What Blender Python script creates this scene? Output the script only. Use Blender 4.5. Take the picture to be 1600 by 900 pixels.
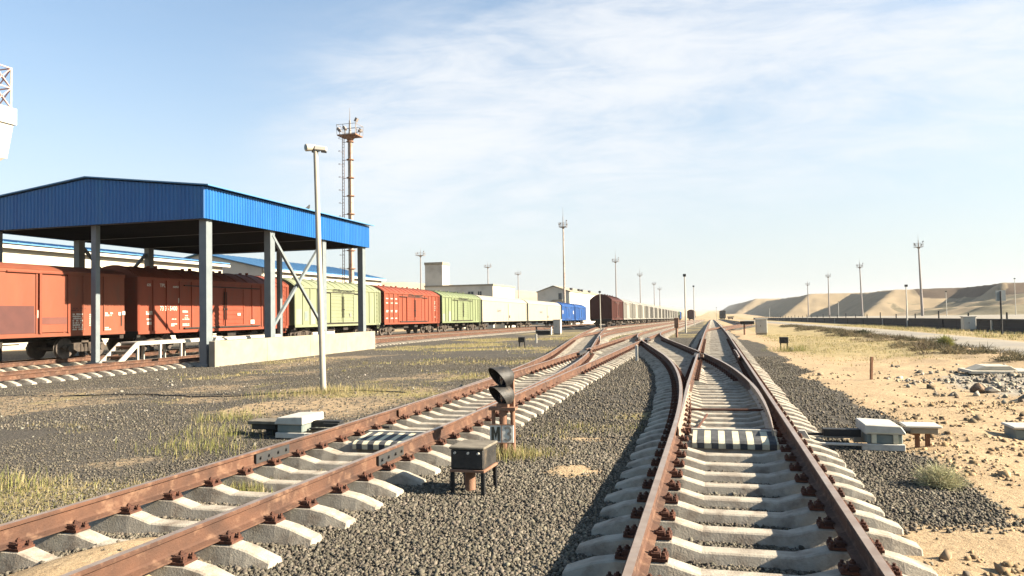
import bpy, bmesh, math, random
import numpy as np
from mathutils import Vector, Matrix

for o in list(bpy.data.objects): bpy.data.objects.remove(o)
S = bpy.context.scene
COL = S.collection
random.seed(7); RNG = np.random.default_rng(7)
R = math.radians

# ------------------------------------------------------------------ camera, sky, sun, exposure
CAMZ = 1.97
cam = bpy.data.cameras.new('camera'); camo = bpy.data.objects.new('camera', cam); COL.objects.link(camo)
cam.sensor_width = 36; cam.lens = 36 * 1155 / 1600
cam.clip_start = 0.05; cam.clip_end = 9000
yaw, pit, rol = R(15.07), R(1.95), R(1.0)
fw = Vector((-math.sin(yaw) * math.cos(pit), math.cos(yaw) * math.cos(pit), math.sin(pit)))
rt = Vector((math.cos(yaw), math.sin(yaw), 0)); up = rt.cross(fw)
RR = math.cos(rol) * rt - math.sin(rol) * up
UU = math.cos(rol) * up + math.sin(rol) * rt
M4 = Matrix((RR, UU, -fw)).transposed().to_4x4(); M4.translation = (0, 0, CAMZ)
camo.matrix_world = M4
S.camera = camo

SUN_EL = 27.0
sun_dir = Vector((math.cos(R(SUN_EL)), 0.05, math.sin(R(SUN_EL)))).normalized()
sl = bpy.data.lights.new('sun', 'SUN'); so = bpy.data.objects.new('sun', sl); COL.objects.link(so)
sl.energy = 5.0; sl.angle = R(0.5); sl.color = (1.0, 0.88, 0.70)
so.rotation_euler = sun_dir.to_track_quat('Z', 'Y').to_euler(); so.location = (60, 0, 40)

W = bpy.data.worlds.new('World'); S.world = W; W.use_nodes = True
nt = W.node_tree; nt.nodes.clear()
def WN(t, **k):
    n = nt.nodes.new(t)
    for a, b in k.items(): setattr(n, a, b)
    return n
sky = WN('ShaderNodeTexSky', sky_type='NISHITA', sun_disc=False, sun_elevation=R(SUN_EL), sun_rotation=R(87),
         air_density=1.0, dust_density=1.6, ozone_density=1.6, altitude=100)
tc = WN('ShaderNodeTexCoord')
def wmath(op, a, b=None, c=None, clamp=False):
    n = WN('ShaderNodeMath', operation=op, use_clamp=clamp)
    for i, v in enumerate((a, b, c)):
        if v is None: continue
        if isinstance(v, (int, float)): n.inputs[i].default_value = v
        else: nt.links.new(v, n.inputs[i])
    return n.outputs[0]
def wdot(vec):
    n = WN('ShaderNodeVectorMath', operation='DOT_PRODUCT'); nt.links.new(tc.outputs['Generated'], n.inputs[0])
    n.inputs[1].default_value = vec; return n.outputs['Value']
def skydir(px, py): return (fw + RR * ((px - 800) / 1155) + UU * ((450 - py) / 1155)).normalized()
def band(a, b, width, off=0):
    n = skydir(*a).cross(skydir(*b)).normalized()
    d = wdot(n)
    e = wmath('DIVIDE', d, width)
    return wmath('EXPONENT', wmath('MULTIPLY', wmath('MULTIPLY', e, e), -1.0))
# cirrus: stretched noise laid along the direction the wisps run in
A_, B_ = skydir(450, 290), skydir(1560, 40)
ax = (B_ - A_).normalized(); nn = A_.cross(B_).normalized(); aa = ax.cross(nn).normalized()
def windcoord(sx, sy, tilt=0):
    cx_ = WN('ShaderNodeCombineXYZ')
    d1 = wdot(ax); d2 = wdot(nn)
    u = wmath('ADD', wmath('MULTIPLY', d1, math.cos(tilt)), wmath('MULTIPLY', d2, math.sin(tilt)))
    v = wmath('SUBTRACT', wmath('MULTIPLY', d2, math.cos(tilt)), wmath('MULTIPLY', d1, math.sin(tilt)))
    nt.links.new(wmath('MULTIPLY', u, sx), cx_.inputs[0]); nt.links.new(wmath('MULTIPLY', v, sy), cx_.inputs[1])
    return cx_.outputs[0]
def wnoise(sx, sy, detail, rough, dist, tilt=0):
    n = WN('ShaderNodeTexNoise'); n.inputs['Scale'].default_value = 1; n.inputs['Detail'].default_value = detail
    n.inputs['Roughness'].default_value = rough; n.inputs['Distortion'].default_value = dist
    nt.links.new(windcoord(sx, sy, tilt), n.inputs['Vector']); return n.outputs['Fac']
def wramp(v, a, b):
    n = WN('ShaderNodeMapRange', interpolation_type='SMOOTHSTEP'); n.inputs['From Min'].default_value = a; n.inputs['From Max'].default_value = b
    nt.links.new(v, n.inputs['Value']); return n.outputs[0]
cl1 = wramp(wnoise(2.6, 9, 9, .62, .5, .10), .24, .80)
cl2 = wramp(wnoise(7, 30, 8, .65, .8, .18), .30, .75)
cl = wmath('MULTIPLY', cl1, wmath('ADD', wmath('MULTIPLY', cl2, .75), .35))
mainb = band((420, 300), (1600, 50), .105)
upb = band((640, 130), (1050, -20), .07)
side = wramp(wdot(ax), -.50, -.20)
m = wmath('ADD', wmath('MULTIPLY', mainb, 1.9), wmath('MULTIPLY', upb, 1.0))
m = wmath('ADD', wmath('MULTIPLY', m, side), .02)
cloud = wmath('MULTIPLY', wmath('SUBTRACT', 1.0, wmath('EXPONENT', wmath('MULTIPLY', wmath('MULTIPLY', cl, m), -2.3))), .94)
zz = wdot(Vector((0, 0, 1)))
fwd = wramp(wdot(Vector((-.15, .98, 0)).normalized()), -.2, .75)
hazeb = wmath('ADD', wmath('MULTIPLY', wmath('SUBTRACT', 1.0, wramp(zz, -.05, .40)), .70), .19)
hazeb = wmath('MULTIPLY', hazeb, wmath('ADD', wmath('MULTIPLY', fwd, .8), .2))
mixh = WN('ShaderNodeMix', data_type='RGBA'); nt.links.new(hazeb, mixh.inputs[0])
tint = WN('ShaderNodeMix', data_type='RGBA', blend_type='MULTIPLY'); tint.inputs[0].default_value = 1; nt.links.new(sky.outputs[0], tint.inputs[6]); tint.inputs[7].default_value = (.84, 1.03, 1.08, 1)
nt.links.new(tint.outputs[2], mixh.inputs[6])
mixh.inputs[7].default_value = (4.0, 4.12, 4.1, 1)
mix = WN('ShaderNodeMix', data_type='RGBA'); nt.links.new(cloud, mix.inputs[0]); nt.links.new(mixh.outputs[2], mix.inputs[6])
mix.inputs[7].default_value = (4.5, 4.62, 4.75, 1)
bg = WN('ShaderNodeBackground'); bg.inputs['Strength'].default_value = .0505
nt.links.new(mix.outputs[2], bg.inputs['Color'])
wo = WN('ShaderNodeOutputWorld'); nt.links.new(bg.outputs[0], wo.inputs['Surface'])

S.view_settings.view_transform = 'Standard'; S.view_settings.look = 'None'
S.view_settings.exposure = 2.1; S.view_settings.gamma = 1.0
S.view_settings.use_curve_mapping = False
S.render.engine = 'CYCLES'
S.cycles.use_denoising = True
S.cycles.max_bounces = 5; S.cycles.diffuse_bounces = 3; S.cycles.glossy_bounces = 2
S.cycles.volume_bounces = 0

# ------------------------------------------------------------------ helpers
class MB:
    def __init__(s): s.v = []; s.f = []; s.mi = []
    def add(s, vs, fs, mi=0):
        b = len(s.v); s.v.extend(tuple(v) for v in vs)
        for f in fs: s.f.append(tuple(b + i for i in f)); s.mi.append(mi)
        return s
    def box(s, x0, x1, y0, y1, z0, z1, mi=0):
        return s.add([(x0,y0,z0),(x1,y0,z0),(x1,y1,z0),(x0,y1,z0),(x0,y0,z1),(x1,y0,z1),(x1,y1,z1),(x0,y1,z1)],
              [(0,3,2,1),(4,5,6,7),(0,1,5,4),(1,2,6,5),(2,3,7,6),(3,0,4,7)], mi)
    def cbox(s, c, d, rot=None, mi=0):
        vs = []
        for z in (-1, 1):
            for x, y in ((-1,-1),(1,-1),(1,1),(-1,1)):
                p = Vector((x*d[0]/2, y*d[1]/2, z*d[2]/2))
                if rot is not None: p = rot @ p
                vs.append(p + Vector(c))
        return s.add(vs, [(0,3,2,1),(4,5,6,7),(0,1,5,4),(1,2,6,5),(2,3,7,6),(3,0,4,7)], mi)
    def bar(s, p0, p1, w, h=None, mi=0):
        p0 = Vector(p0); p1 = Vector(p1); d = p1 - p0; h = h or w
        q = d.to_track_quat('Y', 'Z').to_matrix()
        return s.cbox((p0 + p1) / 2, (w, d.length, h), q, mi)
    def tube(s, p0, p1, r0, r1=None, n=12, cap=True, mi=0):
        p0 = Vector(p0); p1 = Vector(p1); r1 = r0 if r1 is None else r1
        q = (p1 - p0).to_track_quat('Z', 'Y').to_matrix()
        vs = []
        for p, r in ((p0, r0), (p1, r1)):
            for k in range(n):
                a = 2*math.pi*k/n; vs.append(p + q @ Vector((r*math.cos(a), r*math.sin(a), 0)))
        fs = [(k, (k+1) % n, n + (k+1) % n, n + k) for k in range(n)]
        if cap: fs += [tuple(range(n-1, -1, -1)), tuple(range(n, 2*n))]
        return s.add(vs, fs, mi)
    def lathe(s, prof, c, axis, n=24, mi=0):
        q = Vector(axis).to_track_quat('Z', 'Y').to_matrix(); vs = []
        for r, h in prof:
            for k in range(n):
                a = 2*math.pi*k/n; vs.append(Vector(c) + q @ Vector((r*math.cos(a), r*math.sin(a), h)))
        fs = []
        for j in range(len(prof)-1):
            for k in range(n): fs.append((j*n+k, j*n+(k+1) % n, (j+1)*n+(k+1) % n, (j+1)*n+k))
        fs += [tuple(range(n-1, -1, -1)), tuple((len(prof)-1)*n+k for k in range(n))]
        return s.add(vs, fs, mi)
    def prism(s, poly, axis, a, b, mi=0):
        """poly = 2-D outline; axis 0: (y,z) swept along x, 1: (x,z) along y, 2: (x,y) along z"""
        n = len(poly); vs = []
        for t in (a, b):
            for p, q in poly:
                vs.append((t,p,q) if axis == 0 else (p,t,q) if axis == 1 else (p,q,t))
        fs = [(k, (k+1) % n, n+(k+1) % n, n+k) for k in range(n)] + [tuple(range(n-1,-1,-1)), tuple(range(n, 2*n))]
        return s.add(vs, fs, mi)
    def mesh(s, name, bevel=0, smooth=False):
        me = bpy.data.meshes.new(name); me.from_pydata(s.v, [], s.f)
        if any(s.mi): me.polygons.foreach_set('material_index', s.mi)
        bm = bmesh.new(); bm.from_mesh(me)
        bmesh.ops.recalc_face_normals(bm, faces=bm.faces)
        if bevel: bmesh.ops.bevel(bm, geom=[e for e in bm.edges if len(e.link_faces) == 2 and e.calc_face_angle(0) > .5], offset=bevel, segments=1, affect='EDGES', clamp_overlap=True)
        bm.to_mesh(me); bm.free()
        if smooth:
            me.polygons.foreach_set('use_smooth', [True]*len(me.polygons))
            me.set_sharp_from_angle(angle=R(40))
        me.update(); return me

def link(name, me, mats=None, parent=None, loc=None):
    o = bpy.data.objects.new(name, me); COL.objects.link(o)
    if mats is not None and me is not None and not me.materials:
        for m_ in (mats if isinstance(mats, (list, tuple)) else [mats]): me.materials.append(m_)
    if parent is not None: o.parent = parent
    if loc is not None: o.location = loc
    return o
def obj(name, mb, mats, parent=None, bevel=0, smooth=False, loc=None, world=False):
    if world and parent is not None:
        l = parent.location; mb.v = [(v[0]-l[0], v[1]-l[1], v[2]-l[2]) for v in mb.v]
    if parent is None and loc is None:
        a = np.array(mb.v); c = ((a[:,0].min()+a[:,0].max())/2, (a[:,1].min()+a[:,1].max())/2, a[:,2].min())
        mb.v = [(v[0]-c[0], v[1]-c[1], v[2]-c[2]) for v in mb.v]; loc = c
    return link(name, mb.mesh(name, bevel, smooth), mats, parent, loc)
def tag(o, label=None, cat=None, group=None, kind=None):
    if label: o['label'] = label
    if cat: o['category'] = cat
    if group: o['group'] = group
    if kind: o['kind'] = kind
    return o
def thing(name, label, cat, loc=(0,0,0), rz=0, group=None):
    o = bpy.data.objects.new(name, None); COL.objects.link(o); o.empty_display_size = .2
    o.location = loc; o.rotation_euler = (0, 0, rz)
    return tag(o, label, cat, group)
def copy_tree(o, parent=None):
    c = o.copy(); COL.objects.link(c)
    if parent is not None: c.parent = parent
    for ch in list(o.children): copy_tree(ch, c)
    return c
def text_mesh(txt, size, depth=.004, bold=0.0):
    cu = bpy.data.curves.new('t', 'FONT'); cu.body = txt; cu.size = size; cu.extrude = depth; cu.offset = bold
    cu.align_x = 'CENTER'; cu.align_y = 'CENTER'; cu.resolution_u = 3
    o = bpy.data.objects.new('t', cu); COL.objects.link(o)
    dg = bpy.context.evaluated_depsgraph_get(); me = bpy.data.meshes.new_from_object(o.evaluated_get(dg))
    bpy.data.objects.remove(o); bpy.data.curves.remove(cu); me.materials.clear(); return me
def text(txt, size, mat, parent, loc, rot, sx=1.0, bold=0.0, name='lettering'):
    o = link(name, text_mesh(txt, size, .004, bold), mat, parent, loc)
    o.rotation_euler = rot; o.scale = (sx, 1, 1); return o

# numpy value noise
def _h(ix, iy, seed):
    n = (ix*374761393 + iy*668265263 + seed*1442695041) & 0xffffffff
    n = ((n ^ (n >> 13))*1274126177) & 0xffffffff
    return ((n ^ (n >> 16)) & 0xffff)/65535.0
def vnoise(x, y, seed=0):
    x = np.asarray(x, float); y = np.asarray(y, float)
    ix = np.floor(x).astype(np.int64); iy = np.floor(y).astype(np.int64); fx = x-ix; fy = y-iy
    fx = fx*fx*(3-2*fx); fy = fy*fy*(3-2*fy)
    a = _h(ix,iy,seed); b = _h(ix+1,iy,seed); c = _h(ix,iy+1,seed); d = _h(ix+1,iy+1,seed)
    return (a*(1-fx)+b*fx)*(1-fy)+(c*(1-fx)+d*fx)*fy
def fbm(x, y, seed=0, oct=4):
    t = 0; a = .5; s = 0
    for k in range(oct):
        t = t + a*vnoise(np.asarray(x)*2**k, np.asarray(y)*2**k, seed+k*17); s += a; a *= .5
    return t/s
def sst(x, a, b):
    t = np.clip((np.asarray(x, float)-a)/(b-a), 0, 1); return t*t*(3-2*t)

# ------------------------------------------------------------------ terrain: level by the camera, a gentle fall far down the line
def zt(x, y):
    s_ = np.clip(np.asarray(y, float)-45, 0, 420)
    z = -.0105*s_*s_/(s_+22)
    return z - .14*sst(-np.asarray(x, float), 8, 18)
def zf(x, y): return float(zt(x, y))

# ------------------------------------------------------------------ materials
KA = .72   # all paints and stones a little darker: the photograph is exposed for the sunlit sides
def mat(name, c1, c2=None, scale=4.0, rough=.8, bump=0.0, bscale=None, metal=0.0, lo=.35, hi=.65, detail=6, c3=None, s3=1.0, lo3=.55, hi3=.7, coord='Object', spec=.3, stretch=None):
    c2 = c2 or [c*.75 for c in c1]; c1, c2 = [c*KA for c in c1], [c*KA for c in c2]; c3 = [c*KA for c in c3] if c3 else None
    m_ = bpy.data.materials.new(name); m_.use_nodes = True; t = m_.node_tree; N = t.nodes; L = t.links
    b = N['Principled BSDF']; b.inputs['Roughness'].default_value = rough; b.inputs['Metallic'].default_value = metal
    b.inputs['Specular IOR Level'].default_value = spec
    tcn = N.new('ShaderNodeTexCoord'); oi = N.new('ShaderNodeObjectInfo')
    va = N.new('ShaderNodeVectorMath'); va.operation = 'MULTIPLY_ADD'
    cmb = N.new('ShaderNodeCombineXYZ')
    for i in range(3): L.new(oi.outputs['Random'], cmb.inputs[i])
    L.new(cmb.outputs[0], va.inputs[0]); va.inputs[1].default_value = (37, 53, 19); L.new(tcn.outputs[coord], va.inputs[2])
    vec = va.outputs[0]
    if stretch:
        mp = N.new('ShaderNodeVectorMath'); mp.operation = 'MULTIPLY'; mp.inputs[1].default_value = stretch; L.new(vec, mp.inputs[0]); vec = mp.outputs[0]
    def noise(s, d):
        n = N.new('ShaderNodeTexNoise'); n.inputs['Scale'].default_value = s; n.inputs['Detail'].default_value = d; n.inputs['Roughness'].default_value = .6; L.new(vec, n.inputs['Vector']); return n
    n1 = noise(scale, detail)
    mr = N.new('ShaderNodeMapRange'); mr.inputs['From Min'].default_value = lo; mr.inputs['From Max'].default_value = hi; L.new(n1.outputs['Fac'], mr.inputs['Value'])
    mx = N.new('ShaderNodeMix'); mx.data_type = 'RGBA'; mx.inputs[6].default_value = (*c1, 1); mx.inputs[7].default_value = (*(c2 or [c*.75 for c in c1]), 1)
    L.new(mr.outputs[0], mx.inputs[0]); out = mx.outputs[2]
    if c3:
        n3 = noise(s3, 8); r3 = N.new('ShaderNodeMapRange'); r3.inputs['From Min'].default_value = lo3; r3.inputs['From Max'].default_value = hi3; L.new(n3.outputs['Fac'], r3.inputs['Value'])
        m3 = N.new('ShaderNodeMix'); m3.data_type = 'RGBA'; L.new(r3.outputs[0], m3.inputs[0]); L.new(out, m3.inputs[6]); m3.inputs[7].default_value = (*c3, 1); out = m3.outputs[2]
    L.new(out, b.inputs['Base Color'])
    if bump:
        nb = noise(bscale or scale*4, 6); bp = N.new('ShaderNodeBump'); bp.inputs['Strength'].default_value = bump; bp.inputs['Distance'].default_value = .02
        L.new(nb.outputs['Fac'], bp.inputs['Height']); L.new(bp.outputs[0], b.inputs['Normal'])
    return m_

MT = {}
MT['rail'] = mat('rail_rust', (.135,.064,.038), (.062,.033,.023), 2.2, .85, .4, 50, c3=(.25,.145,.09), s3=7, lo3=.52, hi3=.75)
MT['railtop'] = mat('rail_top', (.42,.33,.26), (.29,.20,.145), 6, .34, 0, metal=.4, c3=(.46,.40,.35), s3=3)
MT['blade'] = mat('blade_steel', (.42,.35,.27), (.28,.19,.13), 3, .6, .2, 30, c3=(.2,.1,.06), s3=6)
MT['plate'] = mat('plate_rust', (.13,.05,.028), (.07,.032,.022), 14, .85, .3, 60)
MT['sleeper'] = mat('sleeper_concrete', (.485,.435,.35), (.37,.325,.26), 5, .9, .35, 60, c3=(.20,.15,.11), s3=5.5, lo3=.47, hi3=.74)
MT['conc'] = mat('concrete', (.37,.32,.235), (.29,.25,.185), 1.6, .92, .3, 30, c3=(.30,.26,.20), s3=1.1, lo3=.56, hi3=.8)
MT['blue_dk'] = mat('blue_sheet', (.009,.125,.37), (.008,.10,.32), 1.2, .42, 0, spec=.4, c3=(.03,.16,.36), s3=.8, lo3=.5, hi3=.9, stretch=(2,2,.2))
MT['blue_roof'] = mat('blue_roof_sheet', (.10,.25,.44), (.085,.22,.40), .6, .5, 0)
MT['steel_dk'] = mat('dark_steel', (.035,.038,.042), (.05,.045,.04), 4, .7)
MT['grey_steel'] = mat('grey_paint_steel', (.20,.225,.23), (.165,.19,.20), 2.5, .55, c3=(.30,.22,.16), s3=5, lo3=.66, hi3=.8)
MT['white_steel'] = mat('white_paint_steel', (.55,.52,.46), (.46,.43,.37), 3, .6, c3=(.35,.25,.17), s3=7, lo3=.64, hi3=.78)
MT['galv'] = mat('pole_paint', (.46,.42,.34), (.38,.34,.275), 1.5, .6, c3=(.36,.29,.21), s3=3, lo3=.6, hi3=.8)
MT['rusty'] = mat('rusty_steel', (.20,.10,.06), (.30,.17,.11), 5, .85, .2, 40)
MT['mastg'] = mat('mast_steel', (.22,.20,.19), (.30,.25,.22), 2, .7)
MT['mastw'] = mat('mast_pale', (.46,.40,.33), (.34,.27,.21), .8, .7, c3=(.24,.13,.09), s3=1.5, lo3=.5, hi3=.7)
MT['black'] = mat('black_paint', (.018,.018,.019), (.035,.033,.03), 6, .6)
MT['blackbox'] = mat('black_cast_iron', (.022,.021,.02), (.05,.045,.04), 9, .55, .3, 50, c3=(.12,.09,.06), s3=5, lo3=.6, hi3=.75)
MT['boxlid'] = mat('dusty_lid', (.22,.19,.145), (.14,.12,.09), 7, .8, .2, 50)
MT['white'] = mat('white_paint', (.62,.585,.51), (.54,.50,.43), 2.5, .75, c3=(.45,.38,.3), s3=4, lo3=.62, hi3=.85)
MT['marking'] = mat('lettering_white', (.62,.57,.48), (.6,.55,.47), 9, .8, c3=(.5,.3,.2), s3=20, lo3=.55, hi3=.7)
MT['marking_dk'] = mat('lettering_dark', (.02,.025,.02), (.05,.05,.04), 9, .8)
MT['marking_gr'] = mat('lettering_faded', (.17,.165,.15), (.24,.23,.21), 20, .8)
MT['plategrey'] = mat('number_plate', (.66,.64,.57), (.74,.71,.63), 12, .7, c3=(.3,.27,.22), s3=16, lo3=.6, hi3=.8)
MT['glass'] = mat('lamp_glass', (.01,.01,.012), (.015,.015,.02), 3, .12, spec=.6)
MT['window'] = mat('window_glass', (.05,.06,.07), (.07,.08,.09), 3, .2, spec=.5)
MT['wall'] = mat('render_wall', (.60,.54,.43), (.55,.49,.39), .5, .9, .1, 20, c3=(.55,.49,.40), s3=.7, lo3=.55, hi3=.8)
MT['wallgrey'] = mat('grey_plaster', (.66,.61,.52), (.58,.54,.46), .35, .9, .1, 20, c3=(.42,.38,.32), s3=.3, lo3=.5, hi3=.75)
def carpaint(n, c, dirt=(.16,.10,.07), k=.8):
    c = tuple(x*.70 for x in c); return mat('paint_'+n, c, tuple(x*k for x in c), .9, .65, .12, 25, c3=tuple(x*.75 for x in dirt), s3=2.6, lo3=.54, hi3=.92, stretch=(1,1,.28))
MT['red'] = carpaint('brick_red', (.36,.085,.04)); MT['red2'] = carpaint('vermilion', (.40,.088,.042))
MT['salmon'] = carpaint('salmon_red', (.37,.105,.052)); MT['patch'] = mat('repaint_brown', (.105,.038,.031), (.085,.032,.027), 2, .7)
MT['patch2'] = mat('repaint_light_brown', (.17,.06,.043), (.14,.05,.037), 2, .7)
MT['green'] = carpaint('pale_green', (.36,.39,.23), (.24,.24,.12)); MT['greend'] = carpaint('dusty_green', (.29,.34,.175), (.22,.22,.12))
MT['reefer'] = carpaint('cream_white', (.52,.475,.37), (.40,.32,.23), .93)
MT['carblue'] = carpaint('blue', (.03,.14,.46)); MT['brown'] = carpaint('brown', (.13,.035,.022), (.08,.04,.03))
MT['cargrey'] = carpaint('grey', (.36,.34,.30), (.30,.25,.2)); MT['cargrey2'] = carpaint('lightgrey', (.43,.405,.35), (.34,.29,.22))
MT['under'] = mat('underframe', (.022,.02,.018), (.05,.038,.03), 3, .85)
MT['wheel'] = mat('wheel_steel', (.08,.065,.055), (.14,.11,.09), 6, .6)
MT['bogie'] = mat('bogie_dust', (.11,.085,.065), (.045,.036,.03), 3, .9)
MT['yellowish'] = mat('cream_stripe', (.70,.64,.46), (.60,.53,.36), 7, .85, c3=(.42,.36,.26), s3=9, lo3=.6, hi3=.8)
MT['stripe'] = mat('black_stripe', (.045,.047,.05), (.10,.10,.10), 7, .85)
MT['machine'] = mat('machine_grey', (.60,.57,.50), (.48,.45,.39), 6, .6, .1, 40, c3=(.3,.25,.2), s3=6, lo3=.62, hi3=.8)
MT['machine_g'] = mat('machine_green_grey', (.16,.20,.19), (.22,.24,.21), 6, .6, .1, 40)
MT['wood'] = mat('weathered_wood', (.26,.13,.07), (.18,.085,.05), 6, .85, .3, 40, stretch=(1,1,.2))
MT['stone'] = mat('pale_stone', (.42,.35,.26), (.30,.24,.18), 8, .9, .5, 30)
MT['slab'] = mat('slab_concrete', (.60,.54,.43), (.48,.43,.34), 5, .9, .3, 40)
MT['darkwall'] = mat('shaded_wall_panel', (.040,.036,.037), (.065,.055,.052), .8, .8, .2, 12, stretch=(1,.25,3))  # shade of the wall face away from the sun, put into the colour
MT['shade_sheet'] = mat('shade_black', (.016,.016,.018), (.022,.021,.021), 2, 1.0, spec=0.0)  # near-black colour for the deep shade beneath the canopy roof
MT['bird'] = mat('dark_feathers', (.03,.028,.028), (.05,.045,.04), 20, .7)
MT['redpaint'] = mat('red_paint', (.50,.06,.04), (.4,.05,.035), 3, .6)
MT['palered'] = mat('faded_red_white', (.55,.40,.37), (.42,.20,.17), .5, .6)
MT['road'] = mat('gravel_road', (.30,.27,.225), (.235,.21,.175), 1.2, .95, .4, 30, c3=(.36,.31,.225), s3=.25, lo3=.45, hi3=.7)

# ------------------------------------------------------------------ ground
def axis(segs):
    out = [segs[0][0]]
    for a, b, st in segs:
        n = max(1, int(round((b-a)/st))); out += [a+(b-a)*k/n for k in range(1, n+1)]
    return np.array(out)
gx = axis([(-4000,-1500,400),(-1500,-400,110),(-400,-120,20),(-120,-45,5),(-45,-12,.8),(-12,12,.22),(12,30,.8),(30,120,6),(120,400,25),(400,1500,110),(1500,4000,400)])
gy = axis([(-400,-60,40),(-60,-6,6),(-6,2,1),(2,32,.22),(32,70,.6),(70,140,2),(140,400,10),(400,1000,50),(1000,6000,300)])
GX, GY = np.meshgrid(gx, gy)
# what covers the ground, as weights from 0 to 1
n1 = fbm(GX*.35, GY*.35, 3); n2 = fbm(GX*1.3, GY*1.3, 9); n3 = fbm(GX*.09, GY*.06, 21); n4 = fbm(GX*3.1, GY*3.1, 33)
edge = 1.62 - .42*(1-sst(GY, 6.9, 7.7)) + (n1-.5)*.9 + (n2-.5)*.7
bx = GX - (2.7 + 1.0*np.sin(GY*.9)*0)
gravel_patch = np.exp(-((GX-2.0)/.62)**4 - ((GY-9.4)/1.75)**4)
gravel_strip = sst(GY, 12.6, 13.8)*(1-sst(GY, 42, 55))*(1-sst(GX, 2.2+ (n1-.5)*1.6, 3.1+(n1-.5)*1.6))
sand = sst(GX, edge-.25, edge+.35)
sand = np.clip(sand - 1.6*gravel_strip - 1.7*gravel_patch*(.6+.8*n2), 0, 1)
left_ = sst(-GX, 5.8, 7)*(1-sst(-GX, 19.5, 22))
def blob(cx, cy, rx, ry, wob=.8): return np.clip(1.6*np.exp(-((GX-cx)/rx)**2-((GY-cy)/ry)**2)*(1-wob*.5+wob*n2)-.25, 0, 1)
sand = np.maximum(sand, blob(-1.72, 9.05, .42, .42))
sand = np.maximum(sand, blob(-4.55, 4.6, .8, 1.2)*1.2)
sand = np.maximum(sand, blob(-1.95, 11.4, .6, .25)*.8)
sand = np.maximum(sand, blob(-8.8, 14.5, 2.8, 2.2, 1.4)*.55)
sand = np.maximum(sand, sst(GY, 26, 60)*(np.abs(GX-.22) < 1.2)*.55*(.6+.8*n2))
sand = np.maximum(sand, left_*sst(fbm(GX*.25+9, GY*.18, 55)+.3*n2, .55, .85)*.5)
sand = np.maximum(sand, sst(GY, 22, 50)*(GX < -2.2)*(GX > -16)*.30*(.2+1.6*n1))
sand = np.maximum(sand, sst(GX, 16, 20)); sand = np.maximum(sand, sst(GY, 150, 400)); sand = np.maximum(sand, sst(-GX, 38, 60))
grass = np.zeros_like(GX)
left = sst(-GX, 5.6, 6.6)*(1-sst(-GX, 19.5, 22))
grass = np.maximum(grass, left*sst(n1*.7+n3*.5+n2*.25, .64, .92))
grass = np.maximum(grass, left*sst(GY, 24, 34)*sst(n1+n3*.5, .64, 1.0)*.8)
grass = np.maximum(grass, sst(GX, 2.9, 4.2)*(1-sst(GX, 8.5, 11))*sst(GY, 21+6*n1, 33+6*n1)*(.35+.9*n1))
grass = np.maximum(grass, (GX > 15.9)*(GX < 21.6)*(.3+.9*n1))
grass = np.maximum(grass, (GX > -16)*(GX < -1.2)*sst(GY, 40, 60)*sst(n1, .35, .6)*.8)
grass = np.maximum(grass, (GX > -3.1)*(GX < -1.2)*sst(n1+n2*.4, .72, .95)*sst(GY, 9, 11)*(1-sst(GY, 18, 24))*.8)
grass = np.clip(grass, 0, 1)
coarse = np.clip((GX > -7.2)*1.0*(1-.9*sand*(GX > 1))*(1-sst(GX, 3.2, 4.5)) + .0, 0, 1)*(1-sst(GY, 60, 90))
rub = np.clip(1.4*np.exp(-((GX-7.6)/1.9)**2-((GY-20.6)/3.6)**2), 0, 1)
GZ = zt(GX, GY)
near = (1-sst(np.hypot(GX, GY), 60, 120))
GZ = GZ + near*sand*((n2-.5)*.11 + (n4-.5)*.05)*sst(GX, 1.5, 2.4)
GZ = GZ + near*(1-sand)*((n2-.5)*.035)
GZ = GZ + sst(GX, 2.2, 6)*(1-sst(GX, 9, 12))*near*(n1-.5)*.28
GZ = GZ + .175*blob(-4.55, 4.6, .62, 1.0) + .02*blob(-1.72, 9.05, .4, .4)
GZ = GZ + .10*np.exp(-((GX-9.9)/1.2)**2)*sst(GY, 14, 24)*(1-sst(GY, 120, 200))*(.5+n1)
# far dune rising behind the left yard, and level sand beyond
nv = len(gx); me = bpy.data.meshes.new('ground')
V = np.stack([GX, GY, GZ], -1).reshape(-1, 3)
ii, jj = np.meshgrid(np.arange(len(gy)-1), np.arange(nv-1), indexing='ij')
a = (ii*nv+jj).ravel(); F4 = np.stack([a, a+1, a+1+nv, a+nv], -1)
def np_mesh(name, V, F, smooth=True):
    me = bpy.data.meshes.new(name); k = F.shape[1]
    me.vertices.add(len(V)); me.vertices.foreach_set('co', np.asarray(V, np.float32).ravel())
    me.loops.add(F.size); me.loops.foreach_set('vertex_index', np.asarray(F, np.int32).ravel())
    me.polygons.add(len(F)); me.polygons.foreach_set('loop_start', np.arange(0, F.size, k, dtype=np.int32))
    if smooth: me.polygons.foreach_set('use_smooth', np.ones(len(F), bool))
    me.update(calc_edges=True); me.validate(); return me
def set_attr(me, name, arr):
    if name == 'tint': arr = np.asarray(arr, float)*np.array([.60, .60, .60, 1])
    at = me.color_attributes.new(name, 'FLOAT_COLOR', 'POINT'); at.data.foreach_set('color', np.asarray(arr, np.float32).ravel())
gme = np_mesh('ground', V, F4)
set_attr(gme, 'cover', np.stack([sand, grass, coarse, rub], -1).reshape(-1, 4))

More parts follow.
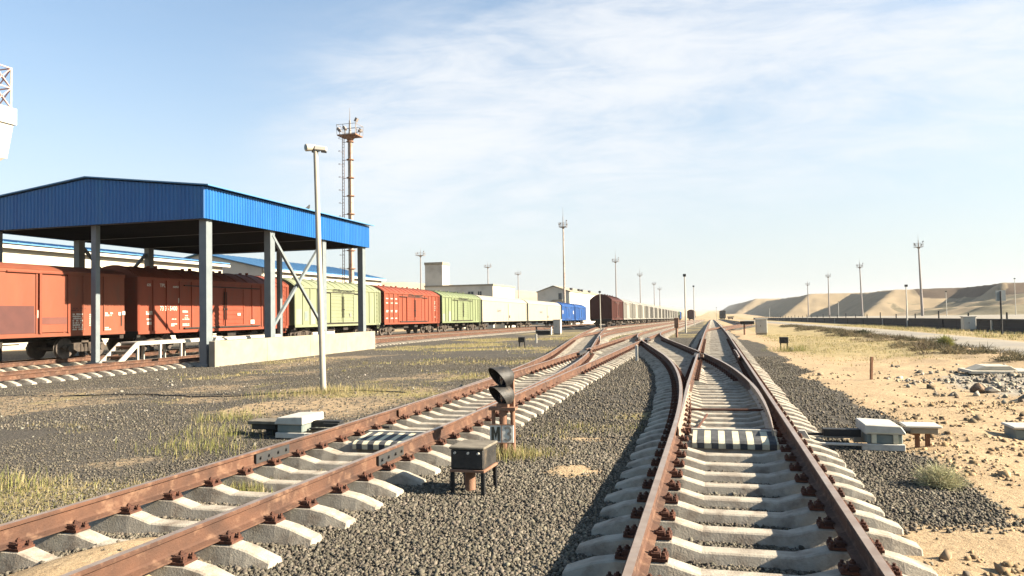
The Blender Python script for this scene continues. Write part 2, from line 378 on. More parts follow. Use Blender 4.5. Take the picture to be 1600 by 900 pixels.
def ground_material():
    m_ = bpy.data.materials.new('yard_ground'); m_.use_nodes = True; t = m_.node_tree; N = t.nodes; L = t.links
    b = N['Principled BSDF']; b.inputs['Roughness'].default_value = .95; b.inputs['Specular IOR Level'].default_value = .15
    geo = N.new('ShaderNodeNewGeometry'); at = N.new('ShaderNodeVertexColor'); at.layer_name = 'cover'
    sp = N.new('ShaderNodeSeparateColor'); L.new(at.outputs['Color'], sp.inputs[0])
    P = geo.outputs['Position']
    def noise(s, d=6, r=.6):
        n = N.new('ShaderNodeTexNoise'); n.inputs['Scale'].default_value = s; n.inputs['Detail'].default_value = d; n.inputs['Roughness'].default_value = r; L.new(P, n.inputs['Vector']); return n.outputs['Fac']
    def vor(s):
        n = N.new('ShaderNodeTexVoronoi'); n.inputs['Scale'].default_value = s; L.new(P, n.inputs['Vector']); return n
    def ramp(v, pts, kk=.80):
        n = N.new('ShaderNodeValToRGB'); L.new(v, n.inputs[0]); e = n.color_ramp.elements
        while len(e) < len(pts): e.new(.5)
        for k, (p, c) in enumerate(pts): e[k].position = p; e[k].color = (*[q*KA*kk for q in c], 1)
        return n.outputs[0]
    def mixc(f, a, b_):
        n = N.new('ShaderNodeMix'); n.data_type = 'RGBA'; L.new(f, n.inputs[0]); L.new(a, n.inputs[6]); L.new(b_, n.inputs[7]); return n.outputs[2]
    def mth(op, a, b_, clamp=False):
        n = N.new('ShaderNodeMath'); n.operation = op; n.use_clamp = clamp
        for k, v in enumerate((a, b_)):
            if isinstance(v, (int, float)): n.inputs[k].default_value = v
            else: L.new(v, n.inputs[k])
        return n.outputs[0]
    def sharpen(mask, nz, amt=.9, a=.38, b_=.62):
        v = mth('ADD', mask, mth('MULTIPLY', mth('SUBTRACT', nz, .5), amt)); n = N.new('ShaderNodeMapRange'); n.interpolation_type = 'SMOOTHSTEP'
        n.inputs['From Min'].default_value = a; n.inputs['From Max'].default_value = b_; L.new(v, n.inputs['Value']); return n.outputs[0]
    v1 = vor(34); v2 = vor(64)
    sc1 = N.new('ShaderNodeSeparateColor'); L.new(v1.outputs['Color'], sc1.inputs[0])
    sc2 = N.new('ShaderNodeSeparateColor'); L.new(v2.outputs['Color'], sc2.inputs[0])
    g1 = ramp(sc1.outputs[0], [(0, (.06,.054,.046)), (.45, (.13,.116,.095)), (.8, (.20,.176,.14)), (1, (.32,.275,.215))], .66)
    g2 = ramp(sc2.outputs[0], [(0, (.065,.058,.049)), (.5, (.135,.12,.10)), (.9, (.21,.185,.15)), (1, (.36,.31,.235))], .66)
    grav = mixc(sp.outputs[2], g2, g1)
    big = noise(.5, 5); 
    dustc = ramp(noise(2.3, 6), [(0, (.16,.14,.11)), (1, (.26,.22,.16))])
    grav = mixc(mth('MULTIPLY', sharpen(big, noise(4, 6), .8, .45, .85), .45), grav, dustc)
    s1 = ramp(noise(1.7, 8, .65), [(.25, (.40,.265,.14)), (.5, (.54,.385,.22)), (.75, (.62,.465,.285))])
    s2 = ramp(noise(14, 8, .7), [(.3, (.27,.18,.105)), (.5, (.56,.41,.245)), (.7, (.64,.49,.31))])
    n = N.new('ShaderNodeMix'); n.data_type = 'RGBA'; n.inputs[0].default_value = .6; L.new(s1, n.inputs[6]); L.new(s2, n.inputs[7]); sandc = n.outputs[2]
    pale = ramp(sc2.outputs[1], [(0, (.22,.19,.15)), (.5, (.45,.39,.30)), (1, (.66,.60,.48))])
    g_ = ramp(noise(3.2, 7, .7), [(.25, (.22,.20,.085)), (.45, (.38,.31,.145)), (.7, (.52,.41,.205))])
    c = mixc(sharpen(sp.outputs[0], noise(6, 7, .7), .7), grav, sandc)
    c = mixc(mth('MULTIPLY', sharpen(sp.outputs[1], noise(5, 8, .75), 1.1, .35, .8), .8), c, g_)
    c = mixc(sharpen(at.outputs['Alpha'], noise(5, 6), .9), c, pale)
    L.new(c, b.inputs['Base Color'])
    h = mth('ADD', mth('MULTIPLY', v1.outputs['Distance'], mth('MULTIPLY', sp.outputs[2], -1.3)), mth('MULTIPLY', v2.outputs['Distance'], -.5))
    h = mth('ADD', mth('MULTIPLY', h, mth('SUBTRACT', 1.0, mth('MULTIPLY', sp.outputs[0], .85))), mth('MULTIPLY', noise(9, 9, .7), 1.1))
    bp = N.new('ShaderNodeBump'); bp.inputs['Strength'].default_value = .8; bp.inputs['Distance'].default_value = .035; L.new(h, bp.inputs['Height']); L.new(bp.outputs[0], b.inputs['Normal'])
    return m_
tag(link('ground', gme, ground_material()), kind='structure')

# bilinear lookup of a ground layer at any point
def lookup(A, x, y):
    x = np.asarray(x, float); y = np.asarray(y, float)
    i = np.clip(np.searchsorted(gx, x)-1, 0, len(gx)-2); j = np.clip(np.searchsorted(gy, y)-1, 0, len(gy)-2)
    tx = (x-gx[i])/(gx[i+1]-gx[i]); ty = (y-gy[j])/(gy[j+1]-gy[j])
    return (A[j,i]*(1-tx)+A[j,i+1]*tx)*(1-ty)+(A[j+1,i]*(1-tx)+A[j+1,i+1]*tx)*ty
def gz(x, y): return float(lookup(GZ, x, y))

# road: a strip following the terrain
ys = axis([(-40,130,2),(130,420,10)]); xs_ = np.linspace(0, 1, 9)
RV = []
for y in ys:
    w0 = 11.55 + .25*math.sin(y*.11) + .5*(vnoise(y*.2, 3.3, 5)-.5); w1 = 15.75 + .2*math.sin(y*.07+1)
    for u in xs_:
        x = w0+(w1-w0)*u; RV.append((x, y, zf(x, y)+.055+.05*math.sin(math.pi*u)-.06*(u in (0, 1))))
nn_ = len(xs_); ii, jj = np.meshgrid(np.arange(len(ys)-1), np.arange(nn_-1), indexing='ij'); a = (ii*nn_+jj).ravel()
tag(link('road', np_mesh('road', np.array(RV), np.stack([a, a+1, a+1+nn_, a+nn_], -1)), MT['road']), kind='structure')

# ------------------------------------------------------------------ hills
def hill_material(name, light, dark, green):
    m_ = bpy.data.materials.new(name); m_.use_nodes = True; t = m_.node_tree; N = t.nodes; L = t.links
    b = N['Principled BSDF']; b.inputs['Roughness'].default_value = 1; b.inputs['Specular IOR Level'].default_value = .05
    geo = N.new('ShaderNodeNewGeometry'); at = N.new('ShaderNodeVertexColor'); at.layer_name = 'cover'; sp = N.new('ShaderNodeSeparateColor'); L.new(at.outputs[0], sp.inputs[0])
    def noise(s, d=8):
        n = N.new('ShaderNodeTexNoise'); n.inputs['Scale'].default_value = s; n.inputs['Detail'].default_value = d; n.inputs['Roughness'].default_value = .65; L.new(geo.outputs['Position'], n.inputs['Vector']); return n.outputs['Fac']
    def ramp(v, a, b_, c0, c1):
        n = N.new('ShaderNodeMapRange'); n.inputs['From Min'].default_value = a; n.inputs['From Max'].default_value = b_; L.new(v, n.inputs['Value'])
        x = N.new('ShaderNodeMix'); x.data_type = 'RGBA'; L.new(n.outputs[0], x.inputs[0])
        for k, c in ((6, c0), (7, c1)):
            if isinstance(c, tuple): x.inputs[k].default_value = (*[q*KA*.82 for q in c], 1)
            else: L.new(c, x.inputs[k])
        return x.outputs[2]
    c = ramp(noise(.08), .35, .65, light, tuple(v*.82 for v in light))
    g = ramp(noise(.12), .35, .65, green, tuple(v*.7 for v in green)); d = ramp(noise(.15), .35, .65, dark, tuple(v*.75 for v in dark))
    def blend(f, base, c2):
        a1 = N.new('ShaderNodeMath'); a1.operation = 'SUBTRACT'; L.new(noise(.1), a1.inputs[0]); a1.inputs[1].default_value = .5
        a2 = N.new('ShaderNodeMath'); a2.operation = 'ADD'; L.new(f, a2.inputs[0]); L.new(a1.outputs[0], a2.inputs[1])
        return ramp(a2.outputs[0], .4, .6, base, c2)
    c = blend(sp.outputs[1], c, g); c = blend(sp.outputs[0], c, d)
    L.new(c, b.inputs['Base Color']); return m_

def grid_obj(name, xa, ya, hf, mat_, cover=None):
    X, Y = np.meshgrid(xa, ya); Z = hf(X, Y); k = len(xa)
    ii, jj = np.meshgrid(np.arange(len(ya)-1), np.arange(k-1), indexing='ij'); a = (ii*k+jj).ravel()
    me = np_mesh(name, np.stack([X, Y, Z], -1).reshape(-1, 3), np.stack([a, a+1, a+1+k, a+k], -1))
    C = cover(X, Y, Z) if cover else np.zeros(X.shape+(4,)); set_attr(me, 'cover', C.reshape(-1, 4))
    return tag(link(name, me, mat_), kind='structure')

T35 = math.tan(R(34))
def dumps(X, Y):
    base = zt(X, Y) - .8
    wob = (fbm(X*.03, Y*.03, 41)-.5)*7 + (fbm(X*.15, Y*.15, 47)-.5)*2
    h = np.zeros_like(X)
    # fingers of tipped spoil: a long toe along the line, a flank facing back down the yard
    for (x0, y0, y1, H, sl) in ((27, 985, 2600, 20, T35), (45, 548, 1040, 17.2, T35), (70, 398, 585, 16, T35)):
        dx = (X-x0+wob)*T35; dy = (Y-y0+wob*1.2)*(T35*.62); dy2 = (y1-Y)*T35
        top = H + (fbm(X*.012, Y*.012, 5)-.5)*2.4
        h = np.maximum(h, np.minimum(np.minimum(dx, dy), np.minimum(dy2, top)))
    # broad worn bank nearer the camera, with tracks cut in it
    g = np.minimum((X-70+wob)*.17, (Y-232+wob*1.6)*.085); g = np.minimum(g, 12.2+(fbm(X*.02, Y*.02, 8)-.5)*3 + .02*(X-110))
    g = g + (fbm(X*.05, Y*.05, 77)-.5)*2.2*sst(g, .5, 4)
    g = g + np.where(g > .3, .55*np.sin(g*1.9), 0) - 1.3*np.abs(fbm(X*.045+3, Y*.02, 19)-.5)*sst(g, 2, 6)*2
    h = np.maximum(h, g)
    q = np.minimum((X-122+wob)*.9, (Y-372+wob)*.75); q = np.minimum(11.5+np.clip(q, -20, 4.6+(fbm(X*.06, Y*.06, 3)-.5)*1.6), 16)
    q = np.where(np.minimum(X-122, Y-372) > -12, q, 0)
    h = np.maximum(h, np.where(h > 6, q, h))
    return base + np.maximum(h + sst(h, 1, 4)*((fbm(X*.3, Y*.3, 71)-.5)*.9 - .9*np.abs(fbm(X*.11, Y*.11, 73)-.5)), 0)
def dumps_cover(X, Y, Z):
    H = Z - (zt(X, Y)-.8)
    gy_, gx_ = np.gradient(Z); 
    n = fbm(X*.05, Y*.05, 61)
    dark = sst(H, 9.6, 11)*(Y < 520)*(X > 105)*sst(n, .2, .45) + (Y > 380)*(X < 100)*sst(-(X-70-(Y < 548)*0), -99, -98)*0
    toe = ((Y > 548)*(X < 45+24)+(Y <= 548)*(Y > 398)*(X < 70+24)+(Y > 985)*(X < 27+30))
    dark = np.maximum(dark, 0*toe)
    green = (Y < 420)*sst(n, .38, .6)*.9
    return np.stack([np.clip(dark, 0, 1), np.clip(green, 0, 1), n*0, n*0+1], -1)
MT['spoil'] = hill_material('spoil', (.47,.365,.235), (.16,.12,.09), (.29,.25,.165))
grid_obj('spoil_hills', axis([(24,130,2.0),(130,420,6),(420,900,40)]), axis([(220,620,3),(620,1100,8),(1100,2700,60)]), dumps, MT['spoil'], dumps_cover)
def dune(X, Y):
    u = np.clip((-X-5)/380, 0, 1)
    h = 52*u**.95*sst(Y, 640, 900)*(1+.25*(fbm(X*.01, Y*.01, 12)-.5)) + (fbm(X*.03, Y*.03, 2)-.5)*2.5*u
    return -5.2 + h
MT['dune'] = hill_material('dune_sand', (.66,.54,.37), (.4,.3,.2), (.5,.42,.27))
grid_obj('sand_hill', axis([(-1400,-500,60),(-500,80,10)]), axis([(600,1000,12),(1000,2600,120)]), dune, MT['dune'])

# ------------------------------------------------------------------ railway tracks
RAIL_H = .18; SEAT = .165; BASE = .18
def rail_profile(hw=.037, top=.18): return [(-.075,0),(.075,0),(.075,.013),(.022,.030),(.010,.045),(.010,.135),(hw,.150),(hw+.001,.172),(hw-.008,top),(-hw+.008,top),(-hw-.001,.172),(-hw,.150),(-.010,.135),(-.010,.045),(-.022,.030),(-.075,.013)]
def sweep(path, prof, topseg=8):
    mb = MB(); n = len(prof); P = [Vector(p) for p in path]
    vs = []
    for i, p in enumerate(P):
        d = (P[min(i+1, len(P)-1)]-P[max(i-1, 0)]); d.z = 0; d.normalize(); s_ = Vector((d.y, -d.x, 0))
        pr = prof[i] if isinstance(prof[0][0], (list, tuple)) else prof
        for q in pr: vs.append(p + s_*q[0] + Vector((0, 0, q[1])))
    n = len(prof[0]) if isinstance(prof[0][0], (list, tuple)) else len(prof)
    fs = []; mi = []
    for i in range(len(P)-1):
        for k in range(n):
            fs.append((i*n+k, i*n+(k+1) % n, (i+1)*n+(k+1) % n, (i+1)*n+k)); mi.append(1 if k == topseg else 0)
    fs += [tuple(range(n)), tuple((len(P)-1)*n+k for k in reversed(range(n)))]; mi += [0, 0]
    for f, m_ in zip(fs, mi): mb.f.append(f); mb.mi.append(m_)
    mb.v = [tuple(v) for v in vs]; return mb
def ysteps(a, b):
    out = [a]; y = a
    while y < b-1e-6:
        st = 1.0 if y < 70 else 3.0 if y < 140 else 10; y = min(b, y+st); out.append(y)
    return out
RM = [MT['rail'], MT['railtop']]
def rail(parent, fx, y0, y1, ext=0, name='rail', top=.18):
    path = [(fx(y), y, zf(fx(y), y)+BASE) for y in ysteps(y0, y1)]
    return obj(name, sweep(path, rail_profile(top=top)), RM, parent, world=True)

def sleeper_mb(x0, x1, seats, y, ang=0.0, fine=True):
    """one concrete sleeper across x0..x1 with raised rail seats, standing partly in the ballast"""
    mb = MB(); xs = [x0, x0+.18]
    st = sorted(seats); prof = [(x0, .055), (x0+.22, .135)]
    for k, s_ in enumerate(st):
        prof += [(s_-.19, SEAT), (s_+.19, SEAT)]
        if k+1 < len(st):
            gap = st[k+1]-s_
            if gap > .75: prof += [(s_+min(.42, gap*.33), .10), (st[k+1]-min(.42, gap*.33), .10)]
    prof += [(x1-.22, .135), (x1, .055)]
    pr = []
    for p in sorted(prof):
        if not pr or p[0]-pr[-1][0] > .02: pr.append(p)
    vs = []; zb = -.08
    for (x, z) in pr:
        t = .082; b_ = .145; zz_ = zf(x, y)
        yy = y + (x-(x0+x1)/2)*ang
        vs += [(x, yy-b_, zz_+zb), (x, yy-t, zz_+z), (x, yy+t, zz_+z), (x, yy+b_, zz_+zb)]
    fs = []
    for i in range(len(pr)-1):
        a = i*4; c = a+4
        fs += [(a, a+1, c+1, c), (a+1, a+2, c+2, c+1), (a+2, a+3, c+3, c+2), (a+3, a, c, c+3)]
    fs += [(0, 3, 2, 1), tuple(len(vs)-4+k for k in (0, 1, 2, 3))]
    return mb.add(vs, fs)
def fastening_mb():
    mb = MB(); mb.box(-.19, .19, -.075, .075, .164, .184)
    for s_ in (-1, 1):
        mb.box(s_*.105-.032, s_*.105+.032, -.055, .055, .184, .215)
        mb.prism([(s_*.05, .197), (s_*.09, .222), (s_*.135, .222), (s_*.135, .209), (s_*.07, .197)], 1, -.045, .045)
        mb.tube((s_*.105, 0, .215), (s_*.105, 0, .250), .011, n=6); mb.tube((s_*.105, 0, .222), (s_*.105, 0, .238), .021, n=6)
        for q in (-1, 1):
            mb.tube((s_*.165, q*.05, .18), (s_*.165, q*.05, .226), .012, n=6); mb.tube((s_*.165, q*.05, .184), (s_*.165, q*.05, .205), .024, n=6)
    return mb
FAST = fastening_mb().mesh('rail_fastening'); FAST.materials.append(MT['plate'])
def fastening(parent, x, y):
    o = link('rail_fastening', FAST, None, parent, (x-parent.location.x-parent.parent.location.x, y-parent.location.y-parent.parent.location.y, zf(x, y)-parent.location.z-parent.parent.location.z))
    return o
def sleepers(parent, spec, limit=100, fast_to=46, rowname='sleeper_row'):
    """spec: list of (y, x0, x1, seats, ang); the nearest `limit` become parts, the rest one mesh"""
    spec = sorted(spec, key=lambda q: q[0])
    far = MB(); k = 0
    for (y, x0, x1, seats, ang) in spec:
        jx = random.uniform(-.03, .03); y2 = y+random.uniform(-.02, .02)
        mb = sleeper_mb(x0+jx, x1+jx, seats, y2, ang)
        if y < -.5 or k >= limit:
            far.add(mb.v, mb.f); continue
        k += 1
        cx = (x0+x1)/2; L_ = (cx, y2, zf(cx, y2)); pl = parent.location
        mb.v = [(v[0]-L_[0], v[1]-L_[1], v[2]-L_[2]) for v in mb.v]
        h_ = random.uniform(-.014, .004); mb.v = [(v[0], v[1], v[2]+h_) for v in mb.v]
        o = link('sleeper', mb.mesh('sleeper', .012 if y < 26 else 0), MT['sleeper'], parent, (L_[0]-pl.x, L_[1]-pl.y, L_[2]-pl.z))
        if y < fast_to:
            for s_ in seats: fastening(o, s_, y2+(s_-cx)*ang)
    if far.v:
        o = obj(rowname, far, MT['sleeper'], parent, world=True); o['kind'] = 'stuff'

HG = .765   # half of the distance between rail centres
C1, C2 = .225, -4.56
def c2(y): return C2 - .0030*max(0.0, 12.0-y)**2*(1 if y > 0 else 0) - (.0030*144-.0)*(1 if y <= 0 else 0)
def ease(t, L, s, T):
    """sideways offset of a reverse curve: curve of length L, straight at slope s, curve of length L back to parallel; total length T"""
    if t <= 0: return 0.0
    if t < L: return s*t*t/(2*L)
    if t < T-L: return s*(t-L/2)
    if t < T: return s*(T-L) - s*(T-t)**2/(2*L)
    return s*(T-L)
XO0, XOL, XOS, XOT = 10.3, 19.0, .15, 50.9
def xo(y): return C1 - ease(y-XO0, XOL, XOS, XOT)           # crossover centre line
LD0, LDL, LDS = 11.6, 20.0, .128
LDT = (15.5-4.56)/LDS + LDL
def lad(y): return C2 - ease(y-LD0, LDL, LDS, LDT)          # ladder track centre line, out to the brown wagons
BR0 = 44.0
XB = lad(BR0)
def br(y): return lad(min(y, 1e9)) + ease_back(y)
def ease_back(y):
    # branch leaves the ladder to the right and ends parallel
    t = y-BR0
    if t <= 0: return 0.0
    sl = (lad(y)-lad(BR0))
    L = 20.0
    want = -LDS*t + LDS*t*t/(2*L) if t < L else -LDS*L/2
    return want-sl
def T8(y): return C1 + ease(y-62, 19, .12, 60)              # far turnout to the right

trk = {}
def track(key, label, cx):
    trk[key] = thing('railway_track', label, 'railway track', (cx, 4, 0)); return trk[key]
SP = .56
def plain(y, c, slope=0.0): return (y, c-1.32, c+1.32, [c-HG, c+HG], slope)

# main track
t1 = track('main', 'straight rusty track running away from the camera on the right', C1)
sp = []
y = 1.6
while y < 420:
    if XO0-1.0 < y < 31.5:
        xl = xo(y)-HG; xr = xo(y)+HG
        seats = [xl, C1-HG, xr, C1+HG]
        s2 = []
        for q in sorted(seats):
            if not s2 or q-s2[-1] > .3: s2.append(q)
        if C1+HG-s2[-1] > .01: s2[-1] = C1+HG
        sp.append((y, xl-.56, C1+1.32, s2, -.0))
    else: sp.append(plain(y, C1))
    y += SP
sleepers(t1, sp)
rail(t1, lambda y: C1+HG, -6, 420)
rail(t1, lambda y: C1-HG, -6, XO0)
def blade(parent, fx, y0, y1, side, stock, name='switch_blade', mats=None, full=5.0):
    """tongue rail: planed thin at the tip, growing to a full rail head; side=+1 when its running face looks to +x"""
    path = []; profs = []
    for y in ysteps(y0, y1):
        k = min(1, max(0, (y-y0)/full)); hw = .007+.030*k; w = fx(y)
        g = w + side*.037                   # running face
        cx_ = g - side*hw
        path.append((cx_, y, zf(cx_, y)+BASE+.001))
        ft = .018+.057*k; tp = .162+.018*k
        pr = [(-.075,0),(.075,0),(.075,.013),(.022,.030),(.012,.045),(.012,.12),(hw,.135),(hw+.001,tp-.008),(hw-.004,tp),(-hw+.004,tp),(-hw-.001,tp-.008),(-hw,.135),(-.012,.12),(-.012,.045),(-.022,.030),(-.075,.013)]
        if side > 0: pr = [(max(px, -ft), pz) for px, pz in pr]
        else: pr = [(min(px, ft), pz) for px, pz in pr]
        profs.append(pr)
    return obj(name, sweep(path, profs), mats or [MT['blade'], MT['railtop']], parent, world=True)
blade(t1, lambda y: C1-HG+.012, XO0+.35, 16.5, 1, None)
rail(t1, lambda y: C1-HG, 16.5, 28.0)
rail(t1, lambda y: C1-HG, 29.6, 420)
# crossing nose and check rails
fr = MB(); fr.prism([(C1-HG-.15, 27.0), (C1-HG+.11, 27.0), (C1-HG+.05, 30.2), (C1-HG-.14, 30.2)], 2, .13, .30); obj('crossing_frog', fr, MT['steel_dk'], t1, world=True)
obj('check_rail', sweep([(C1+HG-.115 - (.05 if y in (26, 31) else 0), y, BASE) for y in (26, 26.8, 28.5, 30.2, 31)], rail_profile(.03)), RM, t1, world=True)

# crossover
t2 = track('cross', 'curved crossover track swinging left from the right track to the middle track', -2)
rail(t2, lambda y: xo(y)-HG, XO0, 43.2)
rail(t2, lambda y: xo(y)-HG, 45.6, XO0+XOT)
kn = [(.80,10.75),(.845,12.2),(.85,13.9),(.815,16.4),(.70,19),(.44,22.2),(.06,25.75),(-.33,28.3)]
ky = np.array([q[1] for q in kn]); kx = np.array([q[0] for q in kn]); kc = np.polyfit(ky, kx, 4)
def xr(y):
    a = float(np.polyval(kc, y)); b = xo(y)+HG; w = float(sst(y, 23, 29)); return a*(1-w)+b*w
blade(t2, lambda y: xr(y)+.0, 10.75, 17.0, -1, None)
rail(t2, xr, 17.0, 28.4)
rail(t2, lambda y: xo(y)+HG, 29.8, XO0+XOT-1)
fr = MB(); xx = C2+HG; fr.prism([(xx-.06, 43.0), (xx+.2, 43.0), (xx+.10, 46.2), (xx-.16, 46.2)], 2, .13, .31); obj('crossing_frog', fr, MT['steel_dk'], t2, world=True)
sp = []; y = 31.8
while y < 42.4: sp.append(plain(y, xo(y), .12)); y += SP
sleepers(t2, sp)
rod = MB()
for yy, zz_ in ((13.6, .20), (11.22, .205)):
    rod.tube((C1-HG+.05, yy, zz_), (.83, yy, zz_+.01), .022, n=8)
rod.tube((C1-HG+.25, 11.3, .16), (-.12, 13.2, .17), .018, n=8); rod.bar((-.1, 11.35, .2), (.75, 11.28, .2), .05, .03)
rod.cbox((.70, 11.28, .21), (.16, .1, .06)); rod.cbox((-.35, 11.22, .21), (.14, .1, .07))
obj('switch_rod', rod, MT['plate'], t2, world=True)

# middle track
t3 = track('middle', 'rusty track with grassy ballast running left of the signal', C2)
sp = []; y = 1.9
while y < 420:
    x0, x1, seats = c2(y)-1.32, c2(y)+1.32, [c2(y)-HG, c2(y)+HG]
    if LD0-.6 < y < 33:
        a, b = lad(y)-HG, lad(y)+HG; x0 = a-.56; seats += [a, b]
    if 42.4 < y < XO0+XOT:
        a, b = xo(y)-HG, xo(y)+HG; x1 = b+.56; seats += [a, b]
    s2 = []
    for q in sorted(seats):
        if not s2 or q-s2[-1] > .3: s2.append(q)
    sp.append((y, x0, x1, s2, 0)); y += SP
sleepers(t3, sp)
rail(t3, lambda y: c2(y)+HG, .5, 43.2); rail(t3, lambda y: C2+HG, 45.8, 420)
rail(t3, lambda y: c2(y)-HG, .5, LD0)
blade(t3, lambda y: C2-HG+.012, LD0+.3, 17.5, 1, None, mats=RM)
rail(t3, lambda y: C2-HG, 17.5, 30.2); rail(t3, lambda y: C2-HG, 32.0, 420)
fr = MB(); xx = C2-HG; fr.prism([(xx-.16, 29.6), (xx+.14, 29.6), (xx+.06, 32.6), (xx-.15, 32.6)], 2, .13, .31); obj('crossing_frog', fr, MT['steel_dk'], t3, world=True)
for xx, yy in ((c2(8.35)+HG, 8.35), (c2(8.2)-HG, 8.2)):
    for s_ in (-1, 1):
        jt = MB(); jt.box(xx+s_*.024-.012, xx+s_*.024+.012, yy-.36, yy+.36, BASE+.03, BASE+.145)
        for k in (-.28, -.1, .1, .28): jt.tube((xx+s_*.03, yy+k, BASE+.09), (xx+s_*.062, yy+k, BASE+.09), .018, n=6)
        obj('joint_bar', jt, MT['steel_dk'], t3, world=True)

# ladder and branch
t4 = track('ladder', 'diverging track leading left to the brown and grey wagons', -10)
rail(t4, lambda y: lad(y)-HG, LD0, 420)
blade(t4, lambda y: lad(y)+HG-.0 + (-.10*(1-float(sst(y, LD0, LD0+11)))), LD0+.5, 18.5, -1, None, mats=RM)
rail(t4, lambda y: lad(y)+HG - .10*(1-float(sst(y, LD0, LD0+11))), 18.5, 30.0); rail(t4, lambda y: lad(y)+HG, 31.8, 420)
sp = []; y = 33.3
while y < 420:
    if BR0-.5 < y < 62: sp.append((y, lad(y)-1.32, br(y)+1.32, [lad(y)-HG, lad(y)+HG, br(y)+HG], .1))
    else: sp.append(plain(y, lad(y), .1 if y < 80 else 0))
    y += SP
sleepers(t4, sp, rowname='sleeper_row')
t5 = track('branch', 'second left track curving straight again beside the crossover', -9)
rail(t5, lambda y: br(y)+HG, BR0, 420); rail(t5, lambda y: br(y)-HG, BR0+1, 420)
sp = []; y = 62.4
while y < 420: sp.append(plain(y, br(y))); y += SP
sleepers(t5, sp)

def simple_track(key, label, c, y0, y1):
    t = track(key, label, c); t.location = (c, y0, 0)
    rail(t, lambda y: c-HG, y0, y1); rail(t, lambda y: c+HG, y0, y1)
    sp = []; y = y0+.3
    while y < y1: sp.append(plain(y, c)); y += SP
    sleepers(t, sp, fast_to=0)
XF, XT = -23.35, -29.9
simple_track('front', 'empty rusty track in front of the boxcars and under the blue canopy', XF, -14, 150)
simple_track('train', 'track carrying the long row of red, green and white wagons', XT, -14, 220)
t8 = track('right', 'far track turning off to the right towards the dark locomotive', 5)
rail(t8, lambda y: T8(y)-HG, 62, 470); rail(t8, lambda y: T8(y)+HG, 62.5, 470)
sp = []; y = 80
while y < 470: sp.append(plain(y, T8(y), -.08 if y < 110 else 0)); y += SP
sleepers(t8, sp, fast_to=0)

# ------------------------------------------------------------------ switch gear beside the rails
def striped_cover(c, label, w, y0, y1, lean=.0):
    t = thing('switch_cover', label, 'switch cover', (c, (y0+y1)/2, zf(c, y0)), group='striped switch covers')
    d = (y1-y0)/2
    bd = MB(); bd.prism([(-d, .09), (d, .09), (d, .245), (-d+.05, .195), (-d, .165)], 0, -w/2, w/2)
    obj('cover_box', bd, MT['yellowish'], t, bevel=.006)
    n = 6; st = MB(); p = w/(2*n)
    for k in range(n):
        x = -w/2+p*(2*k+.75)
        st.prism([(-d-.003, .091), (-d-.003, .167), (-d+.049, .1985), (d+.002, .2485), (d+.002, .240), (-d+.053, .19), (-d+.01, .160), (-d+.01, .091)], 0, x, x+p)
    obj('black_stripe', st, MT['stripe'], t)
    h = MB(); h.box(-w/2-.02, w/2+.02, d-.03+.035, d+.03+.035, .20, .265); obj('rear_rail', h, MT['machine'], t)
    return t
striped_cover(.255, 'black and white striped cover lying between the rails of the right track', 1.12, 10.42, 11.0)
striped_cover(-4.43, 'black and white striped cover lying between the rails of the middle track', 1.04, 9.55, 10.1)

def switch_machine(loc, rz, label, mirror=1):
    """point motor: housing with sloped lid on a frame, with a drive bar towards the rail (towards -x before rotation)"""
    t = thing('switch_machine', label, 'switch machine', loc, rz, group='switch machines')
    t.scale = (.87, .87, .87)
    for y_ in (-.38, .34):
        f = MB(); f.box(-.10, .52, y_-.04, y_+.04, .02, .12); f.box(-1.02, -.101, y_-.035, y_+.035, .085, .12); obj('frame', f, MT['machine'], t, bevel=.006)
    b = MB(); b.box(-.02, .50, -.36, .34, .12, .27); obj('housing', b, MT['machine_g'], t, bevel=.015)
    l = MB(); l.prism([(-.05, .27), (.54, .27), (.54, .30), (.47, .40), (-.05, .42)], 1, -.40, .38); obj('lid', l, MT['machine'], t, bevel=.012)
    a = MB(); a.box(.0, .44, -.405, -.365, .285, .30); a.box(.05, .12, -.39, -.36, .13, .27); a.box(.36, .43, -.39, -.36, .13, .27); obj('latch_bar', a, MT['yellowish'], t)
    s = MB(); s.box(-.62, -.06, -.14, .02, .18, .30); s.box(-.95, -.06, .10, .17, .16, .19); s.tube((-1.6, -.05, .2), (-.6, -.05, .2), .025, n=8); s.box(-.62, -.30, .03, .09, .20, .27)
    obj('drive_bar', s, MT['black'], t, bevel=.006)
    k = MB(); k.prism([(-1.10, .10), (-.78, .10), (-.84, .16), (-.92, .30), (-1.02, .30), (-1.02, .14)], 1, -.36, -.26); k.box(-1.08, -.90, -.36, .30, .12, .15)
    obj('rail_bracket', k, MT['machine'], t, bevel=.006)
    cn = MB(); cn.tube((.54, -.1, .30), (.66, -.1, .29), .045, n=10); obj('cable_gland', cn, MT['black'], t)
    return t
switch_machine((2.02, 11.40, .0), 0, 'grey switch machine to the right of the right track')
switch_machine((-6.42, 10.95, .0), math.pi, 'grey switch machine on the left side of the middle track')
t = thing('cable_box', 'small pale lidded cable box on rusty legs beside the right switch machine', 'cable box', (2.80, 11.5, gz(2.80, 11.5)))
b = MB(); b.box(-.22, .16, -.16, .16, .20, .28); obj('housing', b, MT['conc'], t, bevel=.01)
b = MB(); b.box(-.26, .20, -.19, .19, .281, .315); obj('lid', b, MT['white'], t, bevel=.01)
for x in (-.1, .03):
    l = MB(); l.box(x, x+.05, -.04, .03, -.15, .20); obj('leg', l, MT['wood'], t)
b = MB(); b.tube((-.40, -.06, .27), (-.05, -.03, .17), .03, n=8); obj('conduit', b, MT['wood'], t)
t = thing('cable_box', 'low dark cable box on a post left of the left switch machine', 'cable box', (-7.25, 11.0, gz(-7.25, 11.0)))
